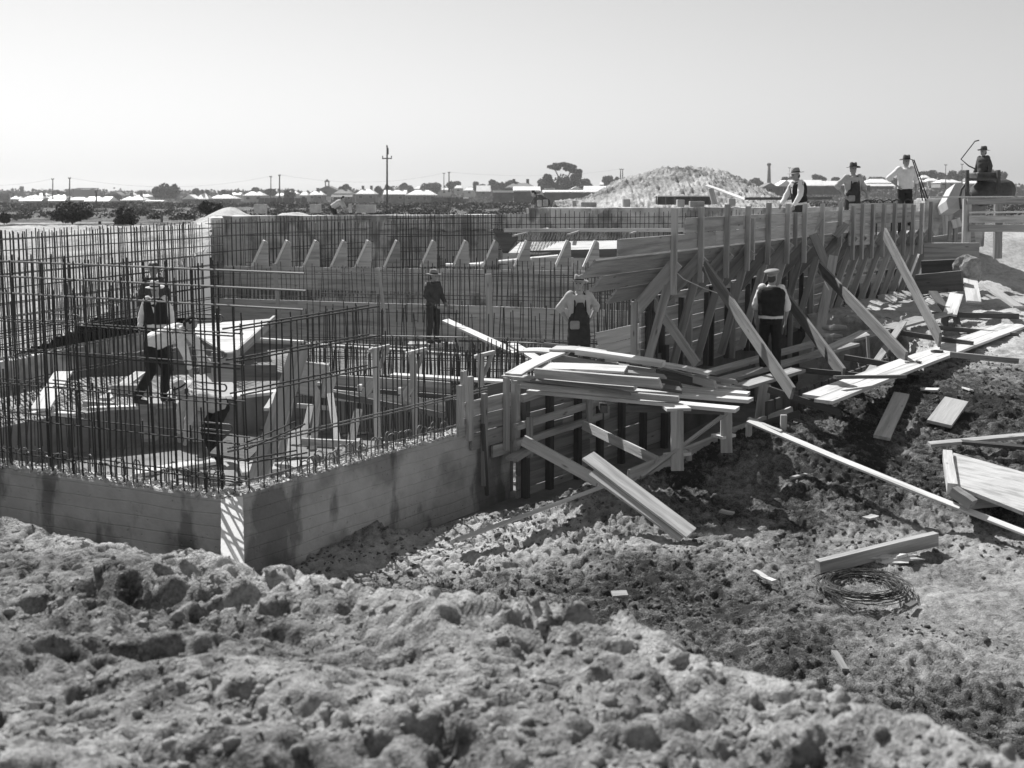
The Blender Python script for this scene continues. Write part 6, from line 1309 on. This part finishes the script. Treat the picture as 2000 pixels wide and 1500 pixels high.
c0 = at(1502, 366, 480); c1 = at(1502, 323, 480); tube('shaft', [c0, c0.lerp(c1, .5), c1], 1, M['wall_dark'], ch, n=12, rs=[.95, .75, .6]); tube('flared_top', [c1-Vector((0, 0, .2)), c1+Vector((0, 0, .4)), c1+Vector((0, 0, 1.0))], 1, M['wall_dark'], ch, n=12, rs=[.75, .95, .7])
# ================================================================= POLES AND WIRES
def pole(px, ptop, pbase, Y, r, label, arm=0, group='telegraph poles', top=False):
    a = at(px, pbase, Y); b = at(px, ptop, Y); t = thing('utility_pole', a, label, 'pole', group); tube('pole_shaft', [a-Vector((0, 0, .5)), a.lerp(b, .5), b], r, M['wood_dark'], t, n=8, rs=[r*1.1, r, r*.8])
    s = Y/FPX
    if arm:
        z = b+(a-b)*arm[0]; w = arm[1]*s/2; board('crossarm', z-Vector((w, .1, 0)), z+Vector((w, -.1, 0)), arm[2], arm[2], UP, M['wood_dark'], t, bow=0)
        for e in (-1, 1): link('insulator', box_mesh('insulator', .12, .12, .22, M['wood_dark'], .02), Matrix.Translation(z+Vector((e*(w-.06), 0, .2))), t)
    if top:
        link('pole_cap', box_mesh('pole_cap', .14, .14, .22, M['iron'], .02), Matrix.Translation(b+Vector((-.02, 0, -.0))), t); board('top_sleeve', b+Vector((.1, 0, -.25)), b+Vector((.1, 0, -1.0)), .16, .12, (1, 0, 0), M['iron'], t, bow=0)
    return b
pole(756, 285, 404, 130, .11, 'tall dark pole with a single crossarm standing behind the back wall', (.205, 19, .13), None, True)
P_ = [(103, 349, 386, 300, .16, 'left pole of the pair above the verandah cottages'), (136, 347, 386, 290, .18, 'right pole of the pair above the verandah cottages'), (188, 374, 404, 180, .14, 'short pole in the dark field below the long cottage'), (529, 344, 396, 300, .14, 'left pole of the left-centre pair'), (546, 341, 404, 290, .19, 'right pole of the left-centre pair'),
      (867, 338, 370, 340, .12, 'thin left pole of the right-centre pair'), (877, 336, 372, 330, .2, 'right pole of the right-centre pair'), (1212, 330, 354, 420, .22, 'left of the twin poles above the heap\'s left flank'), (1216, 330, 354, 420, .2, 'right of the twin poles above the heap\'s left flank'),
      (1542, 327, 360, 420, .08, 'very thin pole behind the leaning man\'s hat'), (1847, 321, 366, 380, .14, 'pale pole between the trees right of the white-shirted man'), (1879, 320, 362, 380, .14, 'pale pole just left of the mixer')]
tops = [pole(*q, arm=(.03, 5, .2)) for q in P_]
for i, (a, b, sag, lab) in enumerate(((at(-60, 360, 295), tops[0], 3, 'wire from the left edge to the first pole'), (tops[1], tops[3], 9, 'wire sagging between the left pole pairs'), (tops[4], tops[5], 8, 'wire sagging behind the tall pole'), (tops[6], tops[7], 6, 'wire running on to the twin poles'))):
    pts = [a.lerp(b, k/16)-Vector((0, 0, sag*.3*(1-(2*k/16-1)**2))) for k in range(17)]; tag(tube('wire', pts, .022, M['iron'], n=4), lab, 'wire')
# fence posts and far board fences
for i, (px, py, Y) in enumerate(((316, 420, 62), (380, 417, 64), (195, 432, 56), (48, 412, 90), (80, 410, 92), (112, 410, 94))):
    p = at(px, py, Y); q = at(px, py+14, Y); plank('old fence post on the dark field, %s' % ('right of the ragged bush', 'left of the white sand heap', 'under the large bush', 'first before the left sand patch', 'second before the left sand patch', 'third before the left sand patch')[i], p, q, .12, .1, 'wood_dark', (1, 0, 0), 'old fence posts on the field', name='fence_post')
for i, (x0, x1, y0, y1, Y, lab) in enumerate(((505, 600, 389, 396, 240, 'dark board fence in front of the left-centre houses'), (842, 905, 388, 397, 230, 'board fence below the right-centre poles'), (1430, 1500, 372, 384, 240, 'pale fence at the right foot of the heap'), (1640, 1700, 364, 372, 260, 'low fence behind the overalls man'))):
    f = thing('board_fence', at(x0, y1, Y), lab, 'fence'); 
    for k in range(8): a = x0+(x1-x0)*k/8; b = x0+(x1-x0)*(k+.94)/8; board('fence_panel', at(a, (y0+y1)/2, Y), at(b, (y0+y1)/2, Y), (y1-y0)*Y/FPX+.5, .06, UP, M['wood_dark'], f, bow=0)
# hills on the horizon
hx = np.linspace(-1300, 1400, 160); hz = 1+9*sstep(-500, 800, hx)+2.2*np.sin(hx/140.0)+1.2*np.sin(hx/57.0+1)
V = []; F = []
for i, (x, z) in enumerate(zip(hx, hz)): V += [(x, 1560, -8), (x, 1700, z), (x, 1840, -8)]
for i in range(len(hx)-1): a = i*3; F += [(a, a+3, a+4, a+1), (a+1, a+4, a+5, a+2)]
link('hills', mesh_py('hills', V, F, gmat('hill_scrub', .12), True))['kind'] = 'structure'
# the air
hzb = box_mesh('haze', 3000, 1930, 29, M['string'], 0); hzm = bpy.data.materials.new('haze'); hzm.use_nodes = True; nt = hzm.node_tree; nt.nodes.remove(nt.nodes['Principled BSDF'])
pv = nt.nodes.new('ShaderNodeVolumePrincipled'); pv.inputs['Color'].default_value = (.98, .98, .98, 1); pv.inputs['Density'].default_value = .00028; pv.inputs['Anisotropy'].default_value = .4; nt.links.new(pv.outputs[0], [q for q in nt.nodes if q.type == 'OUTPUT_MATERIAL'][0].inputs['Volume'])
hzb.materials.clear(); hzb.materials.append(hzm); o = link('haze', hzb, Matrix.Translation((0, 925, 5.5))); o['kind'] = 'stuff'

# ================================================================= OFFCUTS
rs_ = random.Random(11)
proto = None
def offcut(p, ang, L, w, t, m_, lab, grp):
    d = Vector((math.cos(ang), math.sin(ang), rs_.uniform(-.1, .1))); board('offcut', p-d*L/2, p+d*L/2, w, t, (-d.y, d.x, rs_.uniform(-.2, .2)), M[m_], label=lab, cat='offcut', group=grp)
for i in range(34):
    x = rs_.uniform(-5.5, 1.2); y = rs_.uniform(15.2, 21.5)
    if not inside(np.array([x]), np.array([y]), GAPP)[0]: continue
    offcut(Vector((x, y, -4.70)), rs_.uniform(0, 3.14), rs_.uniform(.4, 1.6), rs_.uniform(.08, .22), .04, rs_.choice(['wood', 'wood_pale', 'wood_white']), 'loose offcut of timber littering the pit floor among the bars', 'offcuts on the pit floor')
for (px, py, m_), lab_ in zip(((1500, 1130, 'wood_white'), (1485, 1122, 'wood_pale'), (1815, 760, 'wood_white'), (1870, 800, 'wood_pale'), (1420, 1000, 'wood_pale'), (1210, 1160, 'wood'), (1640, 1290, 'wood_grey'), (1700, 1010, 'wood'), (1560, 930, 'wood'), (1890, 760, 'wood_white'), (1840, 700, 'wood_white'), (1780, 1180, 'wood_dark')), ('small white chip of wood left of the wire coil', 'pale chip of wood just above the white chip by the coil', 'white scrap between the walkway and the two short planks', 'pale scrap beside the short wide plank', 'pale scrap in the shaded hollow below the platform', 'small grey scrap low in the middle of the slope', 'grey sliver of wood at the foot of the slope, nearest the camera', 'grey scrap above the square beam', 'grey scrap in the dark dirt under the long batten', 'white scrap near the right edge above the short wide plank', 'white scrap just below the walkway at the right', 'dark scrap on the pale sand below the wire coil')):
    offcut(hit(px, py, .09), rs_.uniform(0, 3.14), rs_.uniform(.12, .35), rs_.uniform(.05, .12), .025, m_, lab_, 'wood scraps on the dirt')
